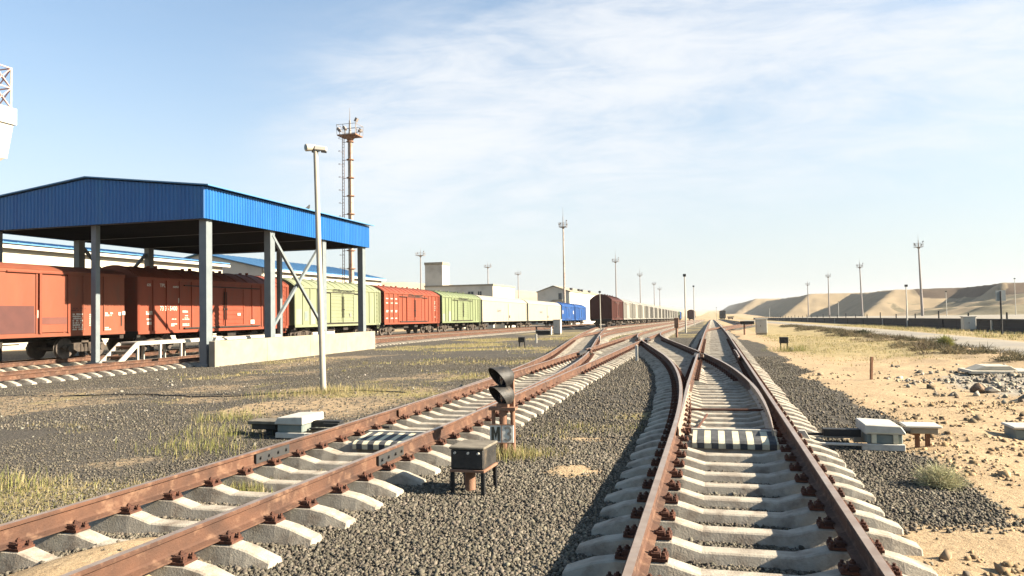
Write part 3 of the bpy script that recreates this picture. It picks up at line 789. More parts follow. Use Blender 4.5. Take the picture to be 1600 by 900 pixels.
b = MB(); b.box(-.30, .28, -.16, .16, .19, .25); obj('lid', b, MT['boxlid'], t, bevel=.01)
b = MB(); b.box(-.24, .22, -.12, .12, .10, .188); obj('housing', b, MT['blackbox'], t, bevel=.01)
b = MB(); b.box(.0, .14, -.07, .07, -.12, .10); obj('leg', b, MT['black'], t)
t = thing('cable_box', 'low blue-grey box half cut off at the right edge on the sand', 'cable box', (4.62, 12.75, gz(4.62, 12.75)))
b = MB(); b.box(-.34, .34, -.22, .22, -.05, .16); obj('housing', b, MT['machine_g'], t, bevel=.015)
b = MB(); b.box(-.37, .37, -.25, .25, .161, .20); obj('lid', b, MT['machine'], t, bevel=.012)

# dwarf signal M3
sx_, sy_ = -2.83, 9.92
t = thing('dwarf_signal', 'two lamp dwarf signal with the number plate M3 beside the middle track', 'signal', (sx_, sy_, -.02))
FR = fw.copy(); FR.z = 0; FR.normalize()
aim = Vector((-.72, -.80, -.10)).normalized()
p1 = MB(); p1.tube((-.0, 0, -.2), (0, 0, .70), .055, n=14); obj('post', p1, MT['rusty'], t, smooth=True)
p2 = MB(); p2.tube((.13, .03, -.2), (.13, .03, .68), .035, n=12); obj('post', p2, MT['rusty'], t, smooth=True)
p3 = MB(); p3.tube((-.14, .0, .40), (-.14, .0, .68), .028, n=10); obj('post', p3, MT['rusty'], t, smooth=True)
b = MB(); b.box(-.19, .19, -.07, .07, .65, .69); b.box(-.08, .08, -.05, .05, .69, .74); b.box(.08, .14, .06, .12, .6, 1.12); obj('bracket', b, MT['rusty'], t)
for i, zc in enumerate((1.10, .845)):
    c0 = Vector((-.005, .02, zc))
    h = MB(); h.lathe([(.10, -.13), (.135, -.09), (.145, .0)], c0, aim, 28); h.cbox(c0-aim*.13, (.09, .1, .08))
    hd = obj('lamp_head', h, MT['blackbox'], t, smooth=True)
    g = MB(); g.lathe([(.118, .0), (.09, .016), (.03, .03)], c0, aim, 24); obj('lens', g, MT['glass'], hd, smooth=True)
    # hood: upper part of a cone that flares and reaches forward
    v = MB(); q = aim.to_track_quat('Z', 'Y').to_matrix(); n = 30
    for rr, off in ((.147, 0), (.154, 0)):
        pass
    def ring(rad, hgt_fn, push=0):
        out = []
        for k in range(n+1):
            a_ = math.radians(-52+284*k/n)     # around the top
            ux = Vector((0, 0, 1)); ux = (ux-aim*ux.dot(aim)).normalized(); uy = aim.cross(ux)
            d_ = ux*math.sin(a_) + uy*math.cos(a_)
            out.append(c0+d_*rad+aim*hgt_fn(a_))
        return out
    reach = lambda a_: .085+.095*math.sin(a_)
    r0 = ring(.147, lambda a_: -.03); r1 = ring(.158, reach); r2 = ring(.151, reach); r3 = ring(.140, lambda a_: -.03)
    vs = r0+r1+r2+r3; m1 = n+1
    fs = []
    for j in range(3):
        for k in range(n): fs.append((j*m1+k, j*m1+k+1, (j+1)*m1+k+1, (j+1)*m1+k))
    v.add(vs, fs); obj('hood', v, MT['blackbox'], hd, smooth=True)
# the plate, square on to the camera side
pr = R(8)
b = MB(); b.box(-.165, .165, -.012, .012, -.125, .125); pl = obj('number_plate', b, MT['plategrey'], t, bevel=.004, loc=(.0, -.085, .335)); pl.rotation_euler = (0, 0, pr)
g = MB(); x0, x1, z0, z1, sw = -.142, -.022, -.098, .098, .036
for (pa, pb, pc, pd) in (((x0, z0), (x0+sw, z0), (x0+sw, z1), (x0, z1)), ((x1-sw, z0), (x1, z0), (x1, z1), (x1-sw, z1)), ((x0+sw+.0005, z1), (x0+sw+.0005, z1-.085), (-.082-.0005, z0+.02), (-.082-.0005, z0+.105)), ((x1-sw-.0005, z1-.085), (x1-sw-.0005, z1), (-.082, z0+.105), (-.082, z0+.02))): g.prism([pa, pb, pc, pd], 1, -.0165, -.0125)
obj('letter', g, MT['marking_dk'], pl)
outl = []
for cz, a0_, a1_ in ((.046, 150, -80), (-.046, 80, -150)):
    outl += [(.083+.040*math.cos(R(a0_+(a1_-a0_)*k/16)), cz+.043*math.sin(R(a0_+(a1_-a0_)*k/16))) for k in range(17)]
g = MB(); w_ = .015; vs = []; fs = []
for k, (px, pz) in enumerate(outl):
    q0 = outl[max(k-1, 0)]; q1 = outl[min(k+1, len(outl)-1)]; d_ = Vector((q1[0]-q0[0], q1[1]-q0[1])); d_.normalize(); nx, nz = -d_.y*w_, d_.x*w_
    vs += [(px+nx, -.0165, pz+nz), (px-nx, -.0165, pz-nz), (px-nx, -.0125, pz-nz), (px+nx, -.0125, pz+nz)]
for k in range(len(outl)-1):
    for m in range(4): fs.append((k*4+m, k*4+4+m, k*4+4+(m+1) % 4, k*4+(m+1) % 4))
g.add(vs, fs); obj('letter', g, MT['marking_gr'], pl)
b = MB(); b.box(-.172, .172, -.018, -.0125, .119, .131); b.box(-.172, .172, -.018, -.0125, -.131, -.119); b.box(-.004, .004, -.017, -.0125, -.118, .118); obj('plate_frame', b, MT['rusty'], pl)

# relay box in front of the signal
t = thing('relay_box', 'black relay box on four angle iron legs in front of the M3 signal', 'relay box', (-2.60, 7.90, -.02), R(-2))
b = MB(); b.box(-.19, .19, -.225, .225, .30, .515); obj('housing', b, MT['blackbox'], t, bevel=.012)
b = MB(); b.box(-.205, .205, -.24, .24, .516, .545); obj('lid', b, MT['boxlid'], t, bevel=.01)
b = MB()
for x in (-.15, .02, .15): b.tube((x*.9, -.225, .48), (x*.9, -.25, .48), .014, n=8)
obj('bolt', b, MT['machine'], t)
b = MB(); b.box(-.20, .20, -.235, .235, .27, .299); obj('shelf', b, MT['rusty'], t, bevel=.004)
for x in (-1, 1):
    for y in (-1, 1):
        l = MB(); l.box(x*.175-.024, x*.175+.024, y*.21-.005, y*.21+.005, -.1, .269); l.box(x*.19-.005, x*.19+.005, y*.205-.024, y*.205+.024, -.1, .269); obj('leg', l, MT['black'], t)
l = MB(); l.tube((-.05, 0, -.1), (-.05, 0, .269), .06, n=14); obj('cable_pipe', l, MT['rusty'], t, smooth=True)

# small trackside pieces
def dwarf_box(loc, label):
    t = thing('dwarf_signal', label, 'signal', loc)
    b = MB(); b.box(-.20, .20, -.12, .12, .32, .62); obj('housing', b, MT['blackbox'], t, bevel=.015)
    for x in (-.15, .15):
        l = MB(); l.box(x-.025, x+.025, -.03, .03, -.1, .32); obj('leg', l, MT['black'], t)
    return t
dwarf_box((3.30, 37.6, gz(3.30, 37.6)), 'small black box on short legs in the yellow grass right of the track')
dwarf_box((-10.5, 41.0, gz(-10.5, 41)), 'small black box on short legs in the grass left of the ladder track')
def white_post(x, y, h, label):
    mb = MB(); mb.box(-.05, .05, -.05, .05, -.1, h*.72); mb.box(-.052, .052, -.052, .052, h*.80, h); mb.box(-.047, .047, -.047, .047, h*.72, h*.80)
    mb.tube((0, 0, h), (0, 0, h+.02), .045, .01, n=8)
    o = obj('marker_post', mb, MT['white'], None, loc=(x, y, gz(x, y))); tag(o, label, 'marker post')
white_post(-2.9, 29.5, .62, 'short white marker post standing on the gravel between the two tracks')
white_post(-6.6, 44.8, .5, 'short white marker post in front of the second left track')
white_post(-11.2, 47.5, .6, 'short white marker post in the grass beside the ladder track')
def cabinet(x, y, w, d, h, label, group=None, doors=True):
    z = gz(x, y); t = thing('relay_cabinet', label, 'cabinet', (x, y, z), 0, group)
    b = MB(); b.box(-w/2, w/2, -d/2, d/2, .12, h-.06); obj('housing', b, MT['white'], t, bevel=.02)
    b = MB(); b.box(-w/2-.06, w/2+.06, -d/2-.06, d/2+.06, h-.059, h); obj('roof', b, MT['white'], t, bevel=.02)
    b = MB(); b.box(-w/2+.04, w/2-.04, -d/2+.04, d/2-.04, -.5, .12); obj('base', b, MT['conc'], t)
    b = MB(); b.box(-w/2+.06, -.01, -d/2-.015, -d/2-.003, .2, h-.12); dr = obj('door', b, MT['white'], t)
    k = MB(); k.box(-.08, -.05, -d/2-.04, -d/2-.016, h*.5, h*.5+.14); obj('handle', k, MT['steel_dk'], dr)
    b = MB(); b.box(.01, w/2-.06, -d/2-.015, -d/2-.003, .2, h-.12); obj('door', b, MT['white'], t)
    return t
cabinet(3.75, 61.5, .85, .6, 1.25, 'white trackside cabinet in yellow grass right of the main track')
cabinet(-15.2, 74.0, .75, .6, 1.55, 'white trackside cabinet in front of the white refrigerator wagons')
cabinet(20.0, 67.3, .9, .7, 1.2, 'white cabinet in front of the long dark platform wall')
# rusty lever frame left of the white cabinet (right)
t = thing('dwarf_signal', 'rusty T shaped dwarf signal beside the white cabinet in yellow grass', 'signal', (2.45, 60.8, gz(2.45, 60.8)))
b = MB(); b.tube((0, 0, -.2), (0, 0, .85), .07, n=10); obj('post', b, MT['rusty'], t)
b = MB(); b.box(-.30, .75, -.12, .12, .82, 1.08); obj('housing', b, MT['blackbox'], t, bevel=.02)
b = MB(); b.lathe([(.09, -.1), (.13, .12)], (-.12, -.12, .95), (0, -1, 0), 16); obj('hood', b, MT['black'], t)
# rusty signal box beside the thin lamp post
t = thing('dwarf_signal', 'tall rusty signal box next to the thin lamp post on the crossover', 'signal', (-2.55, 56.5, gz(-2.55, 56.5)))
b = MB(); b.tube((0, 0, -.2), (0, 0, .7), .09, n=10); obj('post', b, MT['rusty'], t)
b = MB(); b.box(-.16, .16, -.14, .14, .70, 1.45); obj('housing', b, MT['rusty'], t, bevel=.02)
t = thing('equipment_rack', 'dark low equipment rack beside the white cabinet before the refrigerator wagons', 'equipment rack', (-16.6, 74.5, gz(-16.6, 74.5)))
for z_ in (.45, .8): b = MB(); b.box(-1.0, .7, -.25, .25, z_, z_+.07); obj('shelf', b, MT['white'] if z_ < .5 else MT['steel_dk'], t)
for x in (-.95, .6):
    b = MB(); b.box(x, x+.07, -.2, .2, -.3, .8); obj('leg', b, MT['white'] if x > 0 else MT['steel_dk'], t)
b = MB(); b.box(-.85, .5, -.2, .2, .0, .42); obj('housing', b, MT['blackbox'], t)
# stake, rock, slab, rail sign
o = obj('wooden_stake', MB().box(-.03, .03, -.03, .03, -.2, .62), MT['wood'], None, loc=(4.12, 21.9, gz(4.12, 21.9)), bevel=.006); o.rotation_euler = (.03, .04, .3); tag(o, 'thin reddish wooden stake standing upright in the sand', 'stake')
def rock(name, x, y, s_, label, seed, m_='stone'):
    bm = bmesh.new(); bmesh.ops.create_icosphere(bm, subdivisions=3, radius=1); rr = random.Random(seed)
    off = [Vector((rr.uniform(-1, 1), rr.uniform(-1, 1), rr.uniform(-1, 1))).normalized() for _ in range(9)]
    for v in bm.verts:
        d = v.co.copy()
        for k in off: d -= k*max(0, d.dot(k)-.72)*.95
        v.co = Vector((d.x*s_[0], d.y*s_[1], d.z*s_[2]))
    me = bpy.data.meshes.new(name); bm.to_mesh(me); bm.free()
    o = link(name, me, MT[m_], None, (x, y, gz(x, y)+s_[2]*.45)); o.rotation_euler = (0, 0, rr.uniform(0, 3)); return tag(o, label, 'rock')
MT['brownrock'] = mat('brown_rock', (.16,.10,.065), (.24,.16,.10), 6, .95, .5, 30)
rock('rock', 5.75, 18.9, (.22,.17,.15), 'brown rock lying on the sand below the concrete slab', 3, 'brownrock')
rock('rock', 5.98, 18.75, (.17,.13,.09), 'flat pale rock touching the brown rock on the sand', 5)
rock('rock', -1.06, 3.62, (.055,.045,.035), 'small pale stone on the gravel at the bottom edge', 8)
rock('rock', 2.95, 8.35, (.06,.05,.035), 'small dark rock at the right end of the gravel patch', 11, 'brownrock')
rock('rock', 3.55, 36.6, (.20,.16,.14), 'pale stone in the yellow grass under the small black box', 13)
t = thing('concrete_slab', 'pale concrete manhole slab lying on rubble near the road', 'concrete slab', (7.75, 24.0, gz(7.75, 24))); t.scale = (.78, .78, .78)
b = MB(); b.box(-1.0, 1.1, -.75, .75, .05, .17); obj('base', b, MT['slab'], t, bevel=.02)
b = MB(); b.prism([(-.85, .171), (.6, .171), (.35, .33), (-.45, .33)], 1, -.5, .5); obj('lid', b, MT['slab'], t, bevel=.02)
t = thing('road_sign', 'pale square road sign on a thin dark post at the right edge', 'road sign', (18.6, 56.0, gz(18.6, 56)))
b = MB(); b.tube((0, 0, -.3), (0, 0, 2.9), .06, n=10); obj('post', b, MT['steel_dk'], t)
b = MB(); b.box(-.32, .32, -.02, .02, 2.25, 2.95); sg = obj('sign_panel', b, MT['grey_steel'], t); sg.rotation_euler = (0, 0, .2)

# ------------------------------------------------------------------ blue canopy over the track
CX0, CX1, CY0, CY1, CXM = -33.75, -21.2, 27.5, 43.5, -27.5
ZB, ZE, ZP = 6.34, 7.78, 8.52
t = thing('loading_canopy', 'open loading canopy with corrugated blue fascia on steel columns over the wagons', 'canopy', (CXM, (CY0+CY1)/2, 0))
def corr(p0, p1, zb, ztop, out, pitch=.20, amp=.035):
    """trapezoid sheet standing between p0 and p1; ztop(u) gives its upper edge; out = outward normal"""
    p0 = Vector(p0); p1 = Vector(p1); L_ = (p1-p0).length; n = int(L_/pitch); us = []
    for k in range(n):
        for f_, h in ((0, 0), (.30, 0), (.42, 1), (.83, 1), (.95, 0)): us.append(((k+f_)/n, h))
    us.append((1, 0)); mb = MB(); vs = []
    for u, h in us:
        p = p0.lerp(p1, u)+Vector(out)*amp*h
        q = p-Vector(out)*.02
        vs += [(p.x, p.y, zb), (p.x, p.y, ztop(u)), (q.x, q.y, ztop(u)), (q.x, q.y, zb)]
    fs = []
    for k in range(len(us)-1):
        a_ = k*4; b_ = a_+4
        for j in range(4): fs.append((a_+j, b_+j, b_+(j+1) % 4, a_+(j+1) % 4))
    return mb.add(vs, fs)
gab = lambda u: ZE-.06+(ZP-ZE)*(1-abs(u-.5)*2)
for (yy, oy) in ((CY0, -1), (CY1, 1)): obj('gable_fascia', corr((CX0, yy, 0), (CX1, yy, 0), ZB, gab, (0, oy, 0)), MT['blue_dk'], t, world=True)
MT['blue_side'] = MT['blue_dk']
for (xx, ox) in ((CX1, 1), (CX0, -1)): obj('side_fascia', corr((xx, CY0, 0), (xx, CY1, 0), ZB, lambda u: ZE-.06, (ox, 0, 0)), MT['blue_dk'], t, world=True)
for s_ in (1, -1):
    xe = CX1+.28 if s_ > 0 else CX0-.28; ze = ZE-(ZP-ZE)*.28/6.2
    b = MB(); b.prism([(CXM, ZP-.005), (xe, ze-.0), (xe, ze+.055), (CXM, ZP+.05)], 1, CY0-.15, CY1+.25)
    obj('roof_panel', b, MT['blue_roof'], t, world=True)
b = MB()
for y in np.linspace(CY0+.4, CY1-.4, 4):
    b.box(CX0+.3, CX1-.3, y-.08, y+.08, ZB+.02, ZB+.2)
    for s_ in (-1, 1):
        b.bar((CXM, y, ZP-.15), (CXM+s_*6.0, y, ZE-.2), .12, .12)
        for k in range(1, 4): b.bar((CXM+s_*1.5*k, y, ZB+.15), (CXM+s_*1.5*(k-.5), y, ZP-.3-.1*k), .07)
obj('roof_truss', b, MT['steel_dk'], t, world=True)
obj('shade_sheet', MB().box(CX0+.06, CX1-.06, CY0+.06, CY1-.06, ZB+.03, ZB+.05), MT['shade_sheet'], t, world=True)  # added black sheet standing in for the shade under the roof
b = MB()
for x in np.linspace(CX0+.7, CX1-.7, 9): b.box(x-.05, x+.05, CY0+.1, CY1-.1, ZE-.35+(ZP-ZE)*(1-abs(x-CXM)/6.3)-.02, ZE-.22+(ZP-ZE)*(1-abs(x-CXM)/6.3))
obj('purlin', b, MT['steel_dk'], t, world=True)
def hcol(mb, x, y, w, d, z0, z1):
    mb.box(x-w/2, x+w/2, y-d/2, y-d/2+.03, z0, z1); mb.box(x-w/2, x+w/2, y+d/2-.03, y+d/2, z0, z1); mb.box(x-.03, x+w/2-.0, y-d/2+.031, y+d/2-.031, z0, z1)
CYS = (28.0, 32.9, 38.1, 43.1)
for y in CYS:
    b = MB(); hcol(b, -21.55, y, .36, .40, gz(-21.5, y)-.2, ZB+.02); b.box(-21.85, -21.25, y-.32, y+.32, gz(-21.5, y)-.2, gz(-21.5, y)+.12); obj('column', b, MT['grey_steel'], t, world=True)
    b = MB(); hcol(b, -33.4, y, .36, .40, -.4, ZB+.02); obj('column', b, MT['grey_steel'], t, world=True)
for y in (28.0, 43.1):
    b = MB(); b.box(-27.5-.13, -27.5+.13, y-.13, y+.13, -.3, ZB+.02); b.box(-27.8, -27.2, y-.25, y+.25, -.3, .04); obj('column', b, MT['grey_steel'], t, world=True)
for x in (-21.5, -33.4):
    for (a_, b_) in (((32.9, ZB-.2), (38.1, 1.2)), ((38.1, ZB-.2), (32.9, 1.2))):
        b = MB(); dx = .09 if a_[0] < 35 else -.09; b.bar((x+dx, a_[0], a_[1]), (x+dx, b_[0], b_[1]), .14, .14); obj('brace', b, MT['grey_steel'], t, world=True)
# little bird on the roof edge
bx_, by_ = CX1+.1, 35.9
t = thing('bird', 'small dark bird perched on the edge of the blue roof', 'bird', (bx_, by_, ZE+.02))
def skin_body(name, pts, edges, rad, m_, parent, sub=2):
    me = bpy.data.meshes.new(name); me.from_pydata(pts, edges, []); o = link(name, me, m_, parent)
    sk = o.modifiers.new('skin', 'SKIN'); sb = o.modifiers.new('sub', 'SUBSURF'); sb.levels = sub; sb.render_levels = sub
    for v, r in zip(me.skin_vertices[0].data, rad): v.radius = (r, r)
    me.skin_vertices[0].data[0].use_root = True
    dg = bpy.context.evaluated_depsgraph_get(); m2 = bpy.data.meshes.new_from_object(o.evaluated_get(dg)); o.modifiers.clear(); o.data = m2; m2.materials.clear(); m2.materials.append(m_); m2.name = name
    m2.polygons.foreach_set('use_smooth', [True]*len(m2.polygons)); return o
skin_body('body', [(0,0,.14),(0,.09,.20),(0,.13,.27),(0,.19,.265),(0,-.10,.10),(0,-.26,.05),(.03,.0,.0),(-.03,.0,.0)], [(0,1),(1,2),(2,3),(0,4),(4,5),(0,6),(0,7)], [.075,.06,.042,.012,.05,.018,.012,.012], MT['bird'], t)

# low concrete wall along the canopy
t = thing('concrete_wall', 'low pale concrete wall in front of the canopy columns', 'wall', (-20.95, 35.5, 0))
b = MB()
ysw = [27.6, 31.5, 35.5, 39.5, 43.4]
for a_, c_ in zip(ysw[:-1], ysw[1:]): b.box(-.16, .16, a_-35.5+.006, c_-35.5-.006, -.5, .98)
obj('wall_panel', b, MT['conc'], t, bevel=.015)
# loading platform with steps, between front track and wagons
t = thing('loading_platform', 'pale steel loading platform with open frame and steps beside the red wagons', 'platform', (-26.75, 29.2, gz(-26.7, 29.2)))
b = MB(); b.box(-.5, .5, 0, 12.0, 1.00, 1.06); obj('deck', b, MT['white_steel'], t)
b = MB()
for x in (-.5, .5):
    b.box(x-.06, x+.06, -.04, 12.04, .90, .995); b.box(x-.05, x+.05, -.04, 12.04, .02, .14)
obj('edge_beam', b, MT['white_steel'], t)
for k in range(9):
    for x in (-.5, .5):
        b = MB(); b.box(x-.05, x+.05, k*1.48-.05, k*1.48+.05, .14, .90); obj('post', b, MT['white_steel'], t)
for x in (-.5, .5):
    b = MB(); b.bar((x, -1.25, .02), (x, -.02, .96), .07, .22); obj('stringer', b, MT['white_steel'], t)
for k in range(4):
    b = MB(); b.box(-.46, .46, -1.12+k*.27, -.86+k*.27, .18+k*.22, .225+k*.22); b.box(-.46, .46, -.90+k*.27, -.87+k*.27, .05+k*.22, .18+k*.22); obj('tread', b, MT['rusty'] if k % 2 else MT['galv'], t)
b = MB(); b.box(-.56, .56, -1.45, -1.2, -.1, .10); obj('footing', b, MT['conc'], t, bevel=.01)

# ------------------------------------------------------------------ wagons
def wheelset(mb, y): 
    for s_ in (-1, 1):
        mb.lathe([(.475, -.065), (.475, .06), (.50, .065), (.50, .085)], (s_*.80, y, .475), (-s_, 0, 0), 26)
        mb.lathe([(.16, -.09), (.16, -.06)], (s_*.80, y, .475), (-s_, 0, 0), 12)
    mb.tube((-.8, y, .475), (.8, y, .475), .085, n=10)
def bogie(parent, y, detail=True):
    b = MB()
    for s_ in (-1, 1):
        x = s_*1.02
        b.prism([(-1.25, .52), (-1.12, .62), (-.5, .72), (.5, .72), (1.12, .62), (1.25, .52), (1.12, .38), (.85, .38), (.72, .47), (.42, .30), (-.42, .30), (-.72, .47), (-.85, .38), (-1.12, .38)], 0, x-.08, x+.08)
        if detail:
            for k in (-.22, 0, .22): b.tube((x+s_*.085, k, .30), (x+s_*.085, k, .66), .075, n=10)
            for k in (-.925, .925): b.tube((x-.02, k, .475), (x+s_*.22, k, .475), .15, n=14)
    b.box(-1.1, 1.1, -.2, .2, .5, .85)
    bo = obj('bogie', b, MT['bogie'], parent, loc=(0, y, 0))
    for k in (-.925, .925):
        w = MB(); wheelset(w, 0); obj('wheelset', w, MT['wheel'], bo, loc=(0, k, 0), smooth=True)
    return bo
def roof_arc(hw, ze, za, n=12, shape=2.2):
    return [(-hw+2*hw*k/n, ze+(za-ze)*(1-abs(2*k/n-1)**shape)) for k in range(n+1)]
def wagon(name, label, xc, y0, body_m, roof_m, pitch=14.73, hw=1.55, zfl=1.16, ze=3.93, za=4.58, kind='box', detail=True, group=None, ribs=None, door_w=3.8):
    """covered wagon: its base on the rail head, y0 = its near coupler face"""
    Lb = pitch-.88; zr = zf(xc, y0+pitch/2)+.36; ang = math.atan2(zf(xc, y0+pitch)-zf(xc, y0), pitch)
    t = thing(name, label, 'freight wagon', (xc, y0+pitch/2, zr), 0, group); t.rotation_euler = (ang, 0, 0)
    h = Lb/2
    b = MB(); b.box(-hw, hw, -h, h, zfl, ze)
    if kind == 'box':
        nr = 7
        rib = [h-.09-k*1.0 for k in range(int((h-door_w/2-.2)/1.0)+1)]
        for s_ in (-1, 1):
            for q in rib:
                for sy in (-1, 1): b.box(s_*hw if s_ > 0 else -hw-.06, hw+.06 if s_ > 0 else -hw, sy*q-.05, sy*q+.05, zfl, ze)
            b.box(s_*hw if s_ > 0 else -hw-.05, hw+.05 if s_ > 0 else -hw, -h, h, zfl-.16, zfl+.0)
            b.box(s_*hw if s_ > 0 else -hw-.07, hw+.07 if s_ > 0 else -hw, -h, h, ze-.10, ze+.02)
        for s_ in (-1, 1):
            for k in range(9): b.box(-hw+.08, hw-.08, s_*h if s_ > 0 else -h-.05, h+.05 if s_ > 0 else -h, zfl+.12+k*.29, zfl+.24+k*.29)
            for x in (-hw, hw): b.box(x-.07, x+.07, s_*h if s_ > 0 else -h-.07, h+.07 if s_ > 0 else -h, zfl, ze)
    elif kind == 'plain':
        for q in (ribs or []):
            b.box(hw, hw+.045, q-.035, q+.035, zfl, ze)
        b.box(hw, hw+.05, -h, h, ze-.12, ze+.02); b.box(hw, hw+.04, -h, h, zfl-.1, zfl+.06)
        for s_ in (-1, 1):
            for k in range(9): b.box(-hw+.08, hw-.08, s_*h if s_ > 0 else -h-.05, h+.05 if s_ > 0 else -h, zfl+.12+k*.29, zfl+.24+k*.29)
    elif kind == 'reefer':
        for k in range(14):
            z_ = zfl+.15+k*.19
            if z_ < ze-.1: b.box(-hw-.012, hw+.012, -h+.02, h-.02, z_, z_+.06)
        b.box(-hw-.02, hw+.02, -h, h, zfl-.14, zfl+.02)
    obj('body', b, body_m, t)
    r = MB(); prof = roof_arc(hw+.06, ze+.021, za, shape=2.0 if kind != 'reefer' else 2.6); r.prism(prof, 1, -h-.08, h+.08)
    if kind == 'box' and detail:
        for k in range(13):
            y = -h+.1+k*(Lb-.2)/12; p2 = [(x, z+.035) for x, z in prof]; r.prism(p2+[(prof[-1][0], prof[-1][1]-.04), (prof[0][0], prof[0][1]-.04)], 1, y-.03, y+.03)
        for k in range(1, 5):
            y = -h+k*Lb/5; r.tube((.25, y, za-.02), (.25, y, za+.13), .10, n=8); r.tube((-.25, y, za-.02), (-.25, y, za+.13), .10, n=8)
    obj('roof', r, roof_m, t)
    if kind == 'box':
        for s_ in (-1, 1):
            for q in (-1, 1):
                d = MB(); x0 = hw+.03; 
                ya, yb = (q*door_w/2, q*.06) if q < 0 else (.06, door_w/2)
                f_ = (lambda a, b_: (min(a, b_), max(a, b_)))
                def bx(xa, xb, y1, y2, z1, z2): d.box(min(s_*xa, s_*xb), max(s_*xa, s_*xb), y1, y2, z1, z2)
                bx(hw+.02, hw+.055, ya, yb, zfl+.12, ze-.36)
                if detail:
                    for k in range(8): bx(hw+.055, hw+.085, ya+.12, yb-.12, zfl+.26+k*.27, zfl+.38+k*.27)
                    bx(hw+.055, hw+.10, ya, ya+.09, zfl+.12, ze-.36); bx(hw+.055, hw+.10, yb-.09, yb, zfl+.12, ze-.36)
                    bx(hw+.055, hw+.095, ya+.091, yb-.091, zfl+.12, zfl+.2); bx(hw+.055, hw+.095, ya+.091, yb-.091, ze-.44, ze-.361)
                do = obj('door', d, body_m, t)
                if detail and s_ > 0:
                    k = MB(); k.tube((hw+.13, yb-.05 if q < 0 else ya+.05, zfl+.5), (hw+.13, yb-.05 if q < 0 else ya+.05, ze-.6), .022, n=6); k.box(hw+.10, hw+.15, (yb-.14 if q < 0 else ya), (yb if q < 0 else ya+.14), zfl+1.1, zfl+1.18); obj('handle', k, MT['under'], do)
            if detail or True:
                hd = MB(); xa, xb = (hw+.02, hw+.12) if s_ > 0 else (-hw-.12, -hw-.02)
                hd.box(xa, xb, -door_w*.93, door_w*.93, ze-.355, ze-.30); hd.box(xa, xb, -door_w*.93, door_w*.93, zfl+.03, zfl+.115); obj('door_track', hd, body_m if not detail else MT['under'], t)
    u = MB(); u.box(-.18, .18, -h, h, zfl-.34, zfl-.14); u.box(-1.4, 1.4, -h+.05, h-.05, zfl-.16, zfl-.01)
    for y in (-h+.12, h-.12): u.box(-1.5, 1.5, y-.12, y+.12, zfl-.32, zfl-.01)
    u.tube((-.7, -1.2, zfl-.42), (-.7, .6, zfl-.42), .2, n=12); u.box(.35, 1.15, -1.6, -.5, zfl-.55, zfl-.17); u.box(.5, 1.3, .7, 1.5, zfl-.5, zfl-.17)
    u.tube((.9, -2.6, zfl-.4), (.9, 2.6, zfl-.4), .03, n=6)
    obj('underframe', u, MT['under'], t)
    for s_ in (-1, 1):
        c = MB(); c.box(-.11, .11, min(s_*h, s_*(h+.44)), max(s_*h, s_*(h+.44)), zfl-.28, zfl-.06); c.box(-.16, .16, min(s_*(h+.26), s_*(h+.44)), max(s_*(h+.26), s_*(h+.44)), zfl-.34, zfl-.0); obj('coupler', c, MT['under'], t)
    bd = h-1.95 if kind != 'reefer' else h-2.3
    bogie(t, -bd, detail); bogie(t, bd, detail)
    if detail and kind != 'plain':
        lad_ = MB(); y = h-.55
        for q in (-.17, .17): lad_.box(hw+.07, hw+.10, y+q-.015, y+q+.015, zfl-.5, ze)
        for k in range(9): lad_.box(hw+.072, hw+.098, y-.155, y+.155, zfl-.45+k*.36, zfl-.42+k*.36)
        obj('ladder', lad_, body_m, t)
    return t
RY = (R(90), 0, R(90))
XC = XT
A = wagon('freight_wagon', 'salmon red wagon with brown repaint patches and a flush sliding door at the left edge', XC, 31.1-16.6, MT['salmon'], MT['salmon'], pitch=16.6, kind='plain', ribs=[2.85,4.25,5.35,6.55,-4.0,-6.0], ze=3.98, za=4.35)
def side_patch(parent, y0, y1, z0, z1, m_, x=1.552, name='paint_patch'):
    return obj(name, MB().box(x, x+.012, y0, y1, z0, z1), m_, parent)
a0 = 31.1-16.6/2
def ay(y): return y-a0
side_patch(A, ay(17.0), ay(25.55), 1.24, 2.42, MT['patch']); side_patch(A, ay(25.55), ay(27.0), 1.24, 2.02, MT['patch2'])
d = MB(); d.box(1.565, 1.60, ay(25.9)-.9+1.35, ay(27.35)+.12, 1.24, 3.72); 
A_door = obj('door', MB().box(1.57, 1.615, ay(25.86), ay(27.2), 1.26, 3.78), MT['salmon'], A)
obj('door_frame', MB().box(1.57, 1.66, ay(25.74), ay(25.85), 1.22, 3.84).box(1.57, 1.66, ay(27.21), ay(27.33), 1.22, 3.84).box(1.57, 1.65, ay(24.2), ay(27.33), 3.85, 3.92), MT['red'], A_door)
side_patch(A_door, ay(25.88), ay(27.18), 1.62, 1.92, MT['patch2'], 1.617)
rr = random.Random(4)
def scribble(parent, y0, y1, zs, h=.055, x=1.556, m_='marking', name='lettering', fill=.8):
    mb = MB()
    for z_ in zs:
        y = y0
        end = y1-rr.uniform(0, .25)*(y1-y0)
        while y < end:
            w = rr.uniform(.03, .09)
            if rr.random() < fill or len(mb.v) < 32: mb.box(x, x+.006, y, min(y+w*.8, y1), z_, z_+h*rr.uniform(.75, 1))
            y += w
    return obj(name, mb, MT[m_], parent)
scribble(A, ay(27.55), ay(28.25), [1.32+.1*k for k in range(8)], .075); scribble(A, ay(28.5), ay(29.0), [1.5+.1*k for k in range(6)], .07)
scribble(A, ay(29.35), ay(29.95), [1.95, 2.05], .09); scribble(A, ay(29.4), ay(29.8), [1.36, 1.27], .07)
scribble(A, ay(27.5), ay(28.3), [2.2, 2.3], .06, m_='patch')
